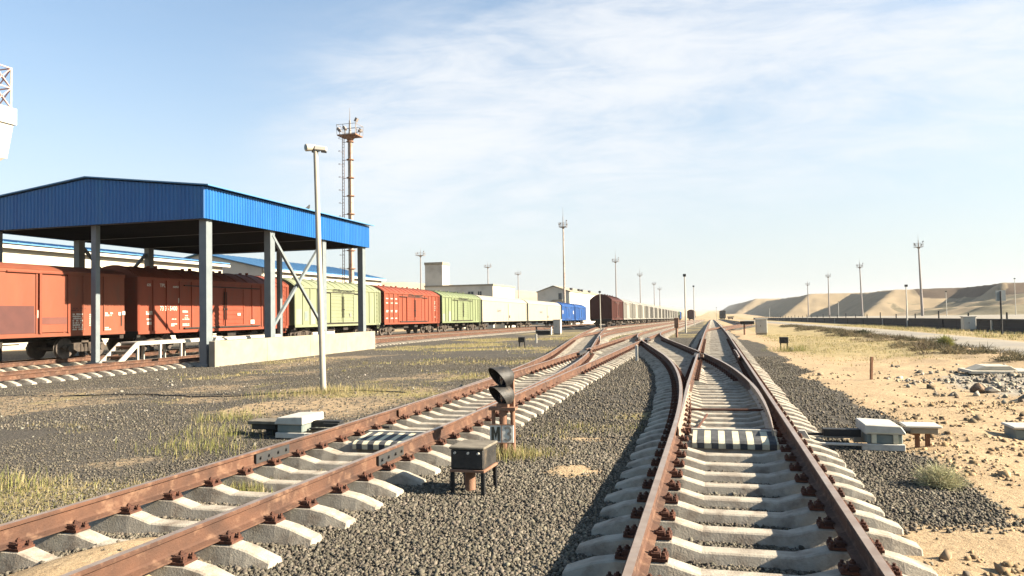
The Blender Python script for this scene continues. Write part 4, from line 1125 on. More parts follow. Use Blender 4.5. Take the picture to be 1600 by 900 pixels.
for (y_, z_, w_, h_) in ((30.25, 1.98, .16, .16), (30.5, 2.0, .18, .18), (25.62, 1.9, .42, .34), (25.95, 1.42, .26, .40)): side_patch(A, ay(y_), ay(y_+w_), z_, z_+h_, MT['marking'], 1.566)
side_patch(A, ay(30.42), ay(30.46), 1.45, 2.1, MT['under'], 1.58)

cars = {}
cars['B'] = wagon('freight_wagon', 'brick red boxcar half in the shadow of the blue canopy', XC, 31.1, MT['red2'], MT['red'])
cars['C'] = wagon('freight_wagon', 'pale green boxcar just beyond the canopy, seen through the X brace', XC, 45.83, MT['green'], MT['green'])
cars['D'] = wagon('freight_wagon', 'bright red boxcar between the two pale green boxcars', XC, 60.56, MT['red2'], MT['red2'])
cars['E'] = wagon('freight_wagon', 'dusty green boxcar coupled before the white refrigerator wagons', XC, 75.29, MT['greend'], MT['greend'])
def put(parent, txt, size, y, z, m_='marking', x=1.568, sx=1.0, bold=.004): return text(txt, size, MT[m_], parent, (x, y, z), RY, sx, bold)
B = cars['B']; hB = 6.9
put(B, '625', .19, -hB+.75, 3.55); put(B, 'TPL', .26, -hB+1.75, 3.55); put(B, '468953', .15, -hB+2.75, 3.5)
put(B, '73 35 5400', .34, -hB+2.2, 2.32, sx=.85)
scribble(B, -hB+.55, -hB+1.0, [2.0, 2.1], .09); scribble(B, -hB+.6, -hB+.95, [1.72], .1); scribble(B, -hB+.62, -hB+.95, [1.48, 1.56], .08)
scribble(B, -hB+2.45, -hB+2.9, [1.72], .06); scribble(B, -hB+2.4, -hB+3.0, [1.36, 1.45], .08); scribble(B, -hB+3.3, -hB+3.85, [1.44, 1.36, 1.7, 1.78], .06); scribble(B, -hB+3.3, -hB+3.8, [2.1, 2.16], .06); scribble(B, -hB+3.5, -hB+3.8, [1.9], .07)
side_patch(B, -hB+2.95, -hB+3.05, 2.62, 2.9, MT['marking'], 1.556); side_patch(B, 1.2, 1.5, 1.9, 2.05, MT['marking'], 1.645); side_patch(B, 2.6, 3.0, 1.36, 1.62, MT['marking'], 1.60)
scribble(B, hB-1.1, hB-.8, [1.7, 2.2, 2.9], .1)
def header(c, txt='KTZ Жүк тасымалы TC'): 
    put(c, txt, .34, .3, 3.76, 'marking_dk', 1.64, .95, .006)
for k, c in enumerate(('C', 'D', 'E')): 
    header(cars[c])
for c, m_ in (('C', 'cargrey2'), ('E', 'cargrey2')):
    side_patch(cars[c], -6.72, -6.0, 1.2, 2.0 + .3*(c == 'C'), MT[m_], 1.553, 'paint_patch'); side_patch(cars[c], -4.8, -4.1, 1.2, 2.3, MT[m_], 1.553, 'paint_patch')
side_patch(cars['C'], -5.6, -5.1, 1.45, 2.15, MT['machine_g'], 1.56, 'placard'); side_patch(cars['C'], 1.1, 1.4, 1.7, 2.0, MT['cargrey'], 1.65, 'placard')
D = cars['D']
for y_ in (-6.5, -5.5, -4.5): scribble(D, y_, y_+.5, [1.5, 2.1, 2.2, 2.9, 3.3], .12)
scribble(D, 5.6, 6.0, [1.6, 2.3, 2.5, 2.7, 3.0, 3.2], .12)
RF = [wagon('refrigerator_wagon', 'white refrigerator wagon next to the dusty green boxcar', XC, 90.02, MT['reefer'], MT['reefer'], pitch=24.6, kind='reefer', ze=3.75, za=4.55),
      wagon('refrigerator_wagon', 'white refrigerator wagon next to the blue wagon', XC, 114.62, MT['reefer'], MT['reefer'], pitch=27.5, kind='reefer', ze=3.75, za=4.55)]
for k, c in enumerate(RF):
    d = obj('door', MB().box(1.57, 1.61, .6, 2.6, 1.2, 3.55), MT['reefer'], c); obj('handle', MB().box(1.612, 1.66, .9, 1.3, 1.5, 1.9), MT['under'], d)
    scribble(c, -5.2, -3.0, [2.35, 2.5], .14, 1.568, 'marking_gr')
bl = wagon('freight_wagon', 'blue boxcar with white panels coupled behind the second white refrigerator wagon', XC, 142.12, MT['carblue'], MT['carblue'])
for y_ in (-6.2, 5.2): side_patch(bl, y_, y_+.8, 2.3, 3.0, MT['marking'], 1.556, 'placard')
wagon('freight_wagon', 'blue boxcar farther back, just left of the dark brown wagon', XC, 156.85, MT['carblue'], MT['carblue'])
# the brown and grey row
XG = -15.5
wagon('freight_wagon', 'dark brown boxcar with arched roof at the head of the grey row', XG, 106.5, MT['brown'], MT['brown'], ze=3.9, za=4.72)
g0 = wagon('freight_wagon', 'grey boxcar in the long row behind the brown boxcar', XG, 121.23, MT['cargrey2'], MT['cargrey'], detail=False, group='grey boxcars in the long row')
ordn = ['light grey boxcar coupled directly behind the dark brown boxcar'] 
g0['label'] = 'light grey boxcar coupled directly behind the dark brown boxcar'
for k in range(1, 17):
    c = copy_tree(g0); y = 121.23+14.73*k; c.location = (XG, y+7.36, zf(XG, y+7.36)+.36); c.rotation_euler = (math.atan2(zf(XG, y+14.73)-zf(XG, y), 14.73), 0, 0)
    c['label'] = 'grey boxcar in the middle of the long receding row'
    nm = ['cargrey', 'cargrey2', 'cargrey2', 'cargrey'][k % 4]
    if k == 1: c['label'] = 'second grey boxcar behind the dark brown boxcar'
    if k == 14: nm = 'greend'; c['label'] = 'greenish boxcar near the far end of the grey row'
    if k == 15: nm = 'carblue'; c['label'] = 'small blue boxcar at the far end of the grey row'
    if k == 16: nm = 'cargrey2'; c['label'] = 'last pale boxcar at the far end of the grey row, beyond the blue one'
    if nm != 'cargrey2':
        for ch in c.children:
            if ch.data and ch.data.materials and ch.data.materials[0] in (MT['cargrey2'], MT['cargrey']):
                ch.data = ch.data.copy(); ch.data.materials[0] = MT[nm]
# far maroon wagon and the locomotive
wagon('freight_wagon', 'tiny maroon boxcar far away to the right of the grey row', -8.7, 330, MT['brown'], MT['brown'], detail=False)
lx, ly = T8(380), 384
t = thing('locomotive', 'small dark locomotive far down the track on the right', 'locomotive', (lx, ly, zf(lx, ly)+.36))
b = MB(); b.box(-1.5, 1.5, -8, 8, .9, 1.45); b.box(-.9, .9, -3.2, 7.6, 1.451, 3.1); obj('body', b, MT['steel_dk'], t)
b = MB(); b.box(-1.5, 1.5, -7.2, -3.21, 1.451, 4.1); b.prism(roof_arc(1.56, 4.101, 4.5), 1, -7.3, -3.1); cb = obj('cab', b, MT['under'], t)
for x in (-.75, .75): obj('window', MB().box(x-.45, x+.45, -7.215, -7.202, 2.9, 3.7), MT['window'], cb)
for x in (-.8, .8): obj('headlight', MB().tube((x, -7.9, 1.7), (x, -8.15, 1.7), .14, n=10), MT['white'], t)
bogie(t, -5.2, False); bogie(t, 5.2, False)
obj('bumper_beam', MB().box(-1.5, 1.5, -8.25, -8.01, .75, 1.3), MT['steel_dk'], t)
# flat wagon coupled before it
t = thing('flat_wagon', 'low dark flat wagon standing in front of the locomotive', 'flat wagon', (lx+3.6, 372, zf(lx, 372)+.36))
obj('deck', MB().box(-1.5, 1.5, -6.5, 6.5, 1.05, 1.35), MT['under'], t); bogie(t, -4.4, False); bogie(t, 4.4, False)

# ------------------------------------------------------------------ buildings
def window(parent, x0, x1, y0, y1, z0, z1, axis, s_, frame=True):
    """a framed window lying on a wall plane; axis 0: wall faces x, 1: wall faces y"""
    if axis == 0:
        xa = x0; f = MB(); p = MB()
        def put_(mb, a, b_, c, d_, o0, o1): mb.box(min(xa+s_*o0, xa+s_*o1), max(xa+s_*o0, xa+s_*o1), a, b_, c, d_)
        u0, u1 = y0, y1
    else:
        ya = y0; f = MB(); p = MB()
        def put_(mb, a, b_, c, d_, o0, o1): mb.box(a, b_, min(ya+s_*o0, ya+s_*o1), max(ya+s_*o0, ya+s_*o1), c, d_)
        u0, u1 = x0, x1
    put_(f, u0, u1, z0, z0+.09, .005, .09); put_(f, u0, u1, z1-.09, z1, .005, .09); put_(f, u0, u0+.09, z0+.091, z1-.091, .005, .09); put_(f, u1-.09, u1, z0+.091, z1-.091, .005, .09); put_(f, (u0+u1)/2-.04, (u0+u1)/2+.04, z0+.091, z1-.091, .005, .08)
    fo = obj('window', f, MT['white'], parent, world=True)
    put_(p, u0+.07, u1-.07, z0+.07, z1-.07, .002, .03)
    pp = MB(); pp.v = [(v[0], v[1], v[2]) for v in p.v]; pp.f = p.f; pp.mi = p.mi
    l = parent.location; pp.v = [(v[0]-l[0], v[1]-l[1], v[2]-l[2]) for v in pp.v]
    obj('pane', pp, MT['window'], fo); return fo
def warehouse(label, x0, x1, y0, y1, ze, zp, win=None, group=None, roofm='blue_roof', wallm='wall'):
    zg = zf(x1, (y0+y1)/2)-.5; xm = (x0+x1)/2
    t = thing('warehouse', label, 'warehouse', (xm, (y0+y1)/2, zg), 0, group)
    w = MB(); w.prism([(x0, zg), (x1, zg), (x1, ze), (xm, zp-.12), (x0, ze)], 1, y0, y1); obj('wall', w, MT[wallm], t, world=True)
    r = MB()
    for s_ in (-1, 1):
        xe = x1+.6 if s_ > 0 else x0-.6; k = (zp-ze)/(x1-xm); zz_ = ze-.6*k
        r.prism([(xm, zp), (xe, zz_+.12), (xe, zz_+.02), (xm, zp-.1)], 1, y0-.5, y1+.5)
        for yk in np.arange(y0, y1, 1.2): r.prism([(xm, zp+.05), (xe, zz_+.17), (xe, zz_+.121), (xm, zp+.001)], 1, yk, yk+.06)
    obj('roof', r, MT[roofm], t, world=True)
    tr = MB(); tr.box(x1+.35, x1+.62, y0-.52, y1+.52, ze-.42, ze-.17); obj('gutter', tr, MT['white'], t, world=True)
    if win:
        for (ya, yb, za, zb) in win: window(t, x1, x1, ya, yb, za, zb, 0, 1)
    return t
wins = []
for k in range(12): wins += [(16.5+k*4.4, 18.0+k*4.4, 5.5, 6.2)] + ([(16.5+k*4.4, 18.0+k*4.4, 4.2, 4.8)] if k % 2 else [])
warehouse('long white warehouse with blue roof directly behind the canopy', -75, -51, 14, 69, 7.9, 9.6, wins)
B2 = warehouse('second white warehouse with blue roof and shade-grey gable, right of the canopy columns', -69, -52, 78, 111, 8.0, 10.1, [(80+k*3.6, 81.2+k*3.6, 5.2, 5.9) for k in range(8)])
obj('gable_shade_panel', MB().prism([(-68.9, 0), (-52.1, 0), (-52.1, 7.9), (-60.5, 9.85), (-68.9, 7.9)], 1, 77.9, 77.997), MT['wallgrey'], B2, world=True)  # added panel: the gable end's shade put into a grey colour
for k in range(4): window(B2, -66+k*3.4, -64.4+k*3.4, 77.9, 77.9, 5.6, 6.3, 1, -1)
warehouse('low blue roofed shed far behind, between the block and the gabled building', -72, -60, 262, 300, 4.4, 5.4)
# elevator tower and block
zg = zf(-50, 160)-.5
t = thing('industrial_building', 'pale flat roofed building with a square tower behind the wagons', 'building', (-52, 160, zg))
obj('tower', MB().box(-60, -56, 150.2, 154.5, zg, 12.75), MT['wallgrey'], t, world=True)
obj('tower_cap', MB().box(-60.12, -55.88, 150.08, 154.62, 12.751, 13.3), MT['conc'], t, world=True)
obj('block', MB().box(-60.01, -44.6, 150, 168, zg, 7.9), MT['wallgrey'], t, world=True)
obj('parapet', MB().box(-60.1, -44.45, 149.85, 168.1, 7.901, 8.25), MT['conc'], t, world=True)
obj('annex', MB().box(-44.599, -42.3, 151, 163, zg, 4.9), MT['wall'], t, world=True)
obj('annex_cap', MB().box(-44.59, -42.1, 150.8, 163.2, 4.901, 5.2), MT['white'], t, world=True)
obj('lower_block', MB().box(-60.5, -50, 146.5, 149.99, zg, 4.9), MT['wall'], t, world=True)
for a_, b_ in ((-55.2, -52.3), (-50.2, -48.8), (-48.0, -47.0)): window(t, a_, b_, 150, 150, 4.9, 6.8, 1, -1)
for k in range(3): window(t, -42.3, -42.3, 152+k*3, 154.2+k*3, 2.6, 4.2, 0, 1)
# distant gabled building
zg = zf(-46, 250)-.5
t = thing('gabled_building', 'distant pale building with grey gable and outside stair behind the blue wagon', 'building', (-46.5, 255, zg))
obj('wall', MB().prism([(-51.5, zg), (-41.6, zg), (-41.6, 8.3), (-46.5, 9.9), (-51.5, 8.3)], 1, 221, 290), MT['wallgrey'], t, world=True)
obj('side_wall', MB().box(-41.597, -41.45, 221.2, 290, zg, 8.1), MT['white'], t, world=True)
r = MB()
for s_, xe in ((1, -41.2), (-1, -51.9)): r.prism([(-46.5, 10.05), (xe, 8.2), (xe, 8.35), (-46.5, 10.2)], 1, 220.6, 290.4)
ro = obj('roof', r, MT['conc'], t, world=True)
for y_ in (232, 246, 252, 268): obj('vent', MB().tube((-43, y_, 8.6), (-43, y_, 9.6), .5, n=10).translate(0) if False else MB().tube((-43-t.location.x, y_-t.location.y, 8.6-zg), (-43-t.location.x, y_-t.location.y, 9.7-zg), .5, n=10), MT['steel_dk'], ro)
obj('stair', MB().bar((-50.5, 220.3, 3.2), (-46.5, 220.3, 5.6), .9, .3).bar((-46.4, 220.3, 5.7), (-43.6, 220.3, 5.7), .9, .25), MT['conc'], t, world=True)
for z_ in (3.0, 5.9): obj('door', MB().box(-44.9, -43.9, 220.93, 220.99, z_, z_+1.9), MT['window'], t, world=True)
# control tower at the left edge
zg = -.5; tx, ty = -86.4, 67.0
t = thing('control_tower', 'white control tower cab with inclined windows and a lattice mast at the left edge', 'control tower', (tx, ty, zg))
obj('shaft', MB().box(tx-2.0, tx+1.7, ty-2, ty+2, zg, 18.3), MT['white'], t, world=True)
b = MB(); b.add([(tx-3.7,ty-3.4,19.6),(tx+3.7,ty-3.4,19.6),(tx+3.7,ty+3.4,19.6),(tx-3.7,ty+3.4,19.6),(tx-2.3,ty-2.3,18.3),(tx+2.3,ty-2.3,18.3),(tx+2.3,ty+2.3,18.3),(tx-2.3,ty+2.3,18.3)], [(0,1,2,3),(7,6,5,4),(0,4,5,1),(1,5,6,2),(2,6,7,3),(3,7,4,0)]); obj('cab_floor', b, MT['wallgrey'], t, world=True)
b = MB(); b.add([(tx+s_*w,ty+q*w,z_) for (w, z_) in ((3.7, 19.601), (4.15, 23.4)) for (s_, q) in ((-1,-1),(1,-1),(1,1),(-1,1))], [(0,3,2,1),(4,5,6,7),(0,1,5,4),(1,2,6,5),(2,3,7,6),(3,0,4,7)])
cab_ = obj('cab', b, MT['white'], t, world=True)
for s_ in ((0, -1), (1, 0)):
    for k in (-1.27, 1.27) if s_[0] == 0 else (-1.27, 1.27):
        g = MB(); tl = (4.15-3.7)/3.8
        vs = []
        for z_ in (20.8, 23.1):
            w = 3.7+(z_-19.6)*tl+.02
            for o_ in (0, .05):
                for e in (-1.1, 1.1):
                    vs.append((tx+(k+e if s_[0] == 0 else w+o_), ty+(k+e if s_[0] else -w-o_), z_))
        g.add(vs, [(0,1,3,2),(4,6,7,5),(0,4,5,1),(2,3,7,6),(0,2,6,4),(1,5,7,3)]); 
        l = t.location; g.v = [(v[0]-l[0], v[1]-l[1], v[2]-l[2]) for v in g.v]; obj('window', g, MT['yellowish'], cab_)
obj('parapet', MB().box(tx-4.4, tx+4.4, ty-4.4, ty+4.4, 23.401, 25.2), MT['white'], t, world=True)
ms = MB(); mx_, my_ = tx+4.15, ty+2.6
legs = [(-2.4, -1.2), (0, -1.2), (0, 1.2), (-2.4, 1.2)]
z0 = 25.2; z1 = 29.7
m1 = MB()
for (a_, b_) in legs: m1.tube((mx_+a_, my_+b_, z0), (mx_+a_, my_+b_, z1), .11, n=6)
m1.tube((mx_, my_-1.2, z1), (mx_, my_-1.2, 33.2), .11, .05, n=6); m1.tube((mx_, my_-1.2, 33.2), (mx_, my_-1.2, 34.6), .04, .02, n=6)
ms_o = obj('mast', m1, MT['white'], t, world=True)
m2 = MB()
for k in range(2):
    za_, zb_ = z0+k*2.2, z0+(k+1)*2.2
    for i in range(4):
        a_, b_ = legs[i], legs[(i+1) % 4]
        m2.bar((mx_+a_[0], my_+a_[1], za_), (mx_+b_[0], my_+b_[1], zb_), .11); m2.bar((mx_+a_[0], my_+a_[1], zb_), (mx_+b_[0], my_+b_[1], za_), .11); m2.bar((mx_+a_[0], my_+a_[1], zb_), (mx_+b_[0], my_+b_[1], zb_), .13)
t.scale = (1, 1, 1.115)
l = t.location; m2.v = [(v[0]-l[0], v[1]-l[1], v[2]-l[2]) for v in m2.v]; obj('lattice', m2, MT['palered'], ms_o)

# ------------------------------------------------------------------ masts and lamp posts
def mast(x, y, H, label, r0=.30, r1=.16, m_='mastg', plat=1.35, spire=4.0, group=None, lad_=False, lean=0.0):
    z = zf(x, y)-.2; t = thing('light_mast', label, 'light mast', (x, y, z), 0, group); t.rotation_euler = (0, lean, 0)
    obj('pole', MB().tube((0, 0, 0), (0, 0, H), r0, r1, n=12), MT[m_], t, smooth=True)
    p = MB(); p.tube((0, 0, H-.5), (0, 0, H-.05), r1*1.2, plat*.55, n=10); p.box(-plat, plat, -plat*.8, plat*.8, H-.05, H+.07); 
    obj('platform', p, MT['rusty'] if lad_ else MT['mastg'], t)
    g = MB()
    for sx2 in (-1, -.33, .33, 1):
        for sy2 in (-1, 1): g.bar((sx2*plat, sy2*plat*.8, H+.07), (sx2*plat*1.04, sy2*plat*.82, H+1.15), .045)
    for zz_ in (.6, 1.13):
        for sy2 in (-1, 1): g.bar((-plat*1.03, sy2*plat*.82, H+zz_), (plat*1.03, sy2*plat*.82, H+zz_), .04)
        for sx2 in (-1, 1): g.bar((sx2*plat*1.03, -plat*.82, H+zz_), (sx2*plat*1.03, plat*.82, H+zz_), .04)
    obj('railing', g, MT['mastg'], t)
    obj('spire', MB().tube((0, 0, H+.07), (0, 0, H+spire*.55), r1*.8, r1*.45, n=6).tube((0, 0, H+spire*.55), (0, 0, H+spire), .05, .015, n=5), MT['mastg'], t)
    for (dx, dy, hz) in ((-plat*.9, -.5, .5), (plat*.95, -.6, 1.35), (plat*.8, .6, .5), (-plat*.8, .6, .9)):
        f = MB(); f.bar((dx*.95, dy, H+.07), (dx, dy, H+hz), .06); f.cbox((dx*1.05, dy, H+hz+.18), (.24, .42, .42), Matrix.Rotation(.5 if dx > 0 else -.5, 3, 'Y')); obj('floodlight', f, MT['mastg'], t)
    if lad_:
        for k in range(int(H/1.95)):
            zz_ = 1.6+k*1.95; rr_ = r0+(r1-r0)*zz_/H
            obj('ring_flange', MB().tube((0, 0, zz_), (0, 0, zz_+.10), rr_+.16, n=14), MT['rusty'], t)
        L_ = MB()
        for q in (-.2, .2): L_.bar((-.95, q, 1), (-.80, q, H), .05)
        for k in range(int((H-1)/.35)): L_.bar((-.95+.15*k*.35/H, -.2, 1+k*.35), (-.95+.15*k*.35/H, .2, 1+k*.35), .03)
        for k in range(int(H/1.95)): L_.bar((-.94+.1*k/12, 0, 1.65+k*1.95), (-.25, 0, 1.65+k*1.95), .05)
        for k in range(int(H/1.4)):
            z2 = 2+k*1.4; pts = [(-.9-.45*math.sin(a_), .4*math.cos(a_), z2) for a_ in np.linspace(.1, math.pi-.1, 5)]
            for a_, b_ in zip(pts[:-1], pts[1:]): L_.bar(a_, b_, .03)
        obj('ladder', L_, MT['rusty'], t)
        f = MB(); f.bar((.18, -.33, 1), (.14, -.2, H), .09); obj('cable_duct', f, MT['rusty'], t)
    return t
mast(-37, 71.6, 21.75, 'tall light mast with ladder and rusty ring flanges behind the blue canopy', .32, .23, 'mastw', 1.08, 3.1, None, True)
LG = 'light masts in the left row'
lab = ['tall slim light mast rising behind the blue wagon', 'light mast behind the first grey boxcars, right of the brown wagon', 'third light mast from the brown wagon along the grey row', 'fourth light mast from the brown wagon along the grey row', 'farthest light mast at the end of the grey row']
for k, (y, top) in enumerate(((190, 24.3), (299, 22.0), (404, 21.0), (505, 19.6), (560, 17.5))):
    mast(-37, y, top-zf(-37, y)+.2, lab[k], .36, .17, 'mastw' if k == 0 else 'mastg', 1.0 if k == 0 else 1.25, 5.2 if k < 3 else 3, LG)
LB = 'light masts behind the pale building'
for k, (px_, y, top, l_) in enumerate(((-108, 266, 25.0, 'light mast left of the square tower'), (-108, 355, 25.4, 'light mast rising above the flat roofed building'), (-108, 415, 24.6, 'light mast right of the flat roofed building'))):
    mast(px_, y, top-zf(px_, y), l_, .36, .2, 'mastg', 1.6, 3.5, LB)
LR = 'light masts on the right platform'
lr = ['nearest and tallest light mast on the right, in front of the brown hills', 'second light mast from the right along the platform wall', 'third light mast from the right along the platform wall', 'farthest light mast on the right, before the dark spoil slope']
for k, (y, top) in enumerate(((242, 19.6), (332, 18.6), (421, 18.4), (508, 16.9))):
    mast(60, y, top-zf(60, y)-.0, lr[k], .42, .20, 'mastg', 1.1, 3.8, LR, lean=-.02 if k < 2 else 0)
# near lamp pole with two floodlight heads
px_, py_ = -9.74, 17.25
t = thing('lamp_pole', 'near slightly leaning cream pole with two floodlight heads', 'lamp pole', (px_, py_, gz(px_, py_)-.05), 0); t.rotation_euler = (R(.2), R(-1.4), R(0))
obj('pole', MB().tube((0, 0, -.2), (0, 0, 6.35), .080, .060, n=20), MT['galv'], t, smooth=True)
h1 = MB(); ax1 = Vector((-.55, -.8, -.12)).normalized()
h1.lathe([(.05, -.15), (.085, -.10), (.095, .10), (.095, .15)], (-.10, -.05, 6.45), ax1, 20); hd = obj('lamp_head', h1, MT['galv'], t, smooth=True)
obj('lens', MB().lathe([(.085, .151), (.06, .155)], (-.10, -.05, 6.45), ax1, 20), MT['glass'], hd)
ax2 = Vector((.9, .35, -.12)).normalized(); h2 = MB(); q2 = ax2.to_track_quat('Y', 'Z').to_matrix(); h2.cbox(Vector((.13, .03, 6.42)), (.12, .32, .12), q2); hd2 = obj('lamp_head', h2, MT['white'], t, bevel=.02)
obj('lens', MB().cbox(Vector((.13, .03, 6.34))+ax2*.08, (.10, .14, .03), q2), MT['black'], hd2)
obj('bracket', MB().box(-.10, .10, -.03, .03, 6.33, 6.38).tube((0, 0, 6.3), (0, 0, 6.42), .05, n=10), MT['grey_steel'], t)
def lamp_post(x, y, H, label, group=None, r=.07, m_='galv'):
    z = gz(x, y); t = thing('lamp_post', label, 'lamp post', (x, y, z), 0, group)
    obj('pole', MB().tube((0, 0, -.2), (0, 0, H), r*1.2, r*.7, n=10), MT[m_], t, smooth=True)
    obj('lamp_head', MB().box(-.14, .14, -.22, .10, H-.02, H+.22), MT['steel_dk'], t, bevel=.02); return t
lamp_post(-2.35, 70.5, 5.25, 'thin pale lamp post between the crossover and the straight track')
lamp_post(-2.7, 122, 6.3, 'second thin lamp post farther along, left of the straight track')
lamp_post(1.6, 262, 4.6, 'tiny signal post standing beside the far end of the straight track')
lamp_post(-14.0, 96, 4.9, 'very thin white post in front of the blue wagon')
RP = 'thin pale posts along the dark wall'
for k, (x, y, H, l_) in enumerate(((21.0, 91, 4.5, 'thin pale post in front of the dark wall, left of the tallest right mast'), (48, 175, 6.0, 'thin pale post behind the wall close to the tallest right mast'), (66, 190, 9.0, 'thin pale post on the platform, far right of the tallest mast'), (46, 300, 6.5, 'thin pale post between the second and third right masts'), (30, 420, 6.5, 'tiny pale post in front of the dark spoil slope'))):
    lamp_post(x, y, H, l_, RP, .075, 'white')

# ------------------------------------------------------------------ raised platform on the right
PX = 21.6
t = thing('platform_wall', 'long low dark wall of a raised platform along the right side', 'platform', (PX, 150, 0))
b = MB(); e = MB(); tp = MB()
yy_ = list(np.arange(-20, 420, 6.0))
for a_, c_ in zip(yy_[:-1], yy_[1:]):
    za_ = zf(PX, (a_+c_)/2)
    vs = lambda x0, x1, zl, zh, g=.0: [(x0, a_+g, zf(PX, a_)+zl), (x1, a_+g, zf(PX, a_)+zl), (x1, c_-g, zf(PX, c_)+zl), (x0, c_-g, zf(PX, c_)+zl), (x0, a_+g, zf(PX, a_)+zh), (x1, a_+g, zf(PX, a_)+zh), (x1, c_-g, zf(PX, c_)+zh), (x0, c_-g, zf(PX, c_)+zh)]
    fc = [(0,3,2,1),(4,5,6,7),(0,1,5,4),(1,2,6,5),(2,3,7,6),(3,0,4,7)]
    b.add(vs(PX, PX+.3, -.4, .86, .02), fc); e.add(vs(PX-.12, PX+.6, .861, .96), fc); e.add(vs(PX-.05, PX+.0, .30, .36), fc); tp.add(vs(PX+.601, PX+75, .80, .92), fc)
obj('wall_panel', b, MT['darkwall'], t, world=True); obj('coping', e, MT['steel_dk'], t, world=True); obj('deck', tp, MT['road'], t, world=True)
for k in range(40):
    y = 30+k*9.0
    if y > 400: break
    pb = MB(); pb.box(PX+.65, PX+.75, y-.05, y+.05, zf(PX, y)+.92, zf(PX, y)+.92+(.55 if k % 3 else .8)); obj('post', pb, MT['steel_dk'], t, world=True)
for k in range(20):
    y = 28+k*13.0; pb = MB(); pb.box(PX-.10, PX-.001, y-.12, y+.12, zf(PX, y)-.2, zf(PX, y)+.86); obj('buttress', pb, MT['darkwall'] if k % 3 else MT['machine'], t, world=True)

# thin black cable on the gravel at the left
cu = MB(); prev = None
for k in range(60):
    x = -17.5+k*.17; y = 16.6+.5*math.sin(k*.16)+.012*k+.05*math.sin(k*.9); p = (x, y, gz(x, y)+.02)
    if prev: cu.tube(prev, p, .016, n=5, cap=False)
    prev = p
tag(obj('cable', cu, MT['black'], None), 'thin black cable lying across the gravel at the left', 'cable')

# ------------------------------------------------------------------ loose stones, grass and shrubs
def stones(name, pts, sizes, cols, label_kind='stuff', rough=.95):
    n = len(pts)
    base = np.array([(-1,-1,-1),(1,-1,-1),(1,1,-1),(-1,1,-1),(-1,-1,1),(1,-1,1),(1,1,1),(-1,1,1)], float)*.5
    Fb = np.array([(0,3,2,1),(4,5,6,7),(0,1,5,4),(1,2,6,5),(2,3,7,6),(3,0,4,7)])
    v = base[None]+RNG.uniform(-.22, .22, (n, 8, 3)); v = v*(sizes[:, None, None]*RNG.uniform(.7, 1.3, (n, 1, 3)))
    cols = cols*(.72+.56*fbm(pts[:, 0]*.7, pts[:, 1]*.7, 63))[:, None]
    q = RNG.normal(size=(n, 4)); q /= np.linalg.norm(q, axis=1)[:, None]; w, x, y, z = q.T
    Rm = np.stack([1-2*(y*y+z*z), 2*(x*y-z*w), 2*(x*z+y*w), 2*(x*y+z*w), 1-2*(x*x+z*z), 2*(y*z-x*w), 2*(x*z-y*w), 2*(y*z+x*w), 1-2*(x*x+y*y)], -1).reshape(n, 3, 3)
    v = np.einsum('nij,nkj->nki', Rm, v)+pts[:, None, :]
    F = (Fb[None]+(np.arange(n)*8)[:, None, None]).reshape(-1, 4)
    me = np_mesh(name, v.reshape(-1, 3), F, smooth=False)
    set_attr(me, 'tint', np.repeat(np.concatenate([cols, np.ones((n, 1))], 1), 8, 0))
    m_ = bpy.data.materials.get('stone_tint')
    if not m_:
        m_ = bpy.data.materials.new('stone_tint'); m_.use_nodes = True; t_ = m_.node_tree; bb = t_.nodes['Principled BSDF']; bb.inputs['Roughness'].default_value = rough; bb.inputs['Specular IOR Level'].default_value = .2
        a_ = t_.nodes.new('ShaderNodeVertexColor'); a_.layer_name = 'tint'; t_.links.new(a_.outputs[0], bb.inputs['Base Color'])
    return tag(link(name, me, m_), kind='stuff')
def scatter(n, x0, x1, y0, y1, keep):
    x = RNG.uniform(x0, x1, n); y = RNG.uniform(y0, y1, n); k = keep(x, y); return x[k], y[k]
def greys(n, lo=.06, hi=.26, warm=(1.0, .87, .665)):
    g = lo+(hi-lo)*RNG.beta(1.3, 2.4, n); return g[:, None]*np.array(warm)[None]*RNG.uniform(.965, 1.035, (n, 3))
NS = lambda x, y, s: fbm(x*s, y*s, 91)
# ballast: dense near the camera, thinner with distance
def dens(x, y):
    d = np.hypot(x, y); return np.clip(1.25-d/13.0, .05, 1)
def keep_b(x, y):
    s_ = lookup(sand, x, y); return (RNG.random(len(x)) < dens(x, y)*(1-.997*np.clip(s_*1.15, 0, 1)))
x1_, y1_ = scatter(520000, -11.5, 3.6, 2.6, 13.5, keep_b)
pts = np.stack([x1_, y1_, lookup(GZ, x1_, y1_)+.006], 1); sz = np.clip(.009+RNG.gamma(2.2, .0036, len(pts)), 0, .034)
sz = np.where(pts[:, 0] < -6.4, sz*.72, sz)
kp = (pts[:, 0] > -6.4) | (RNG.random(len(pts)) < .5); pts = pts[kp]; sz = sz[kp]
stones('ballast_stones', pts, sz, greys(len(pts), .085, .29))
x2_, y2_ = scatter(80000, -21.5, 4, 11, 32, lambda x, y: RNG.random(len(x)) < .7*(1-.995*np.clip(lookup(sand, x, y)*1.15, 0, 1)))
pts = np.stack([x2_, y2_, lookup(GZ, x2_, y2_)+.008], 1); stones('ballast_stones', pts, np.where(pts[:, 0] < -6.4, RNG.uniform(.012, .028, len(pts)), RNG.uniform(.018, .036, len(pts))), greys(len(pts), .08, .27))
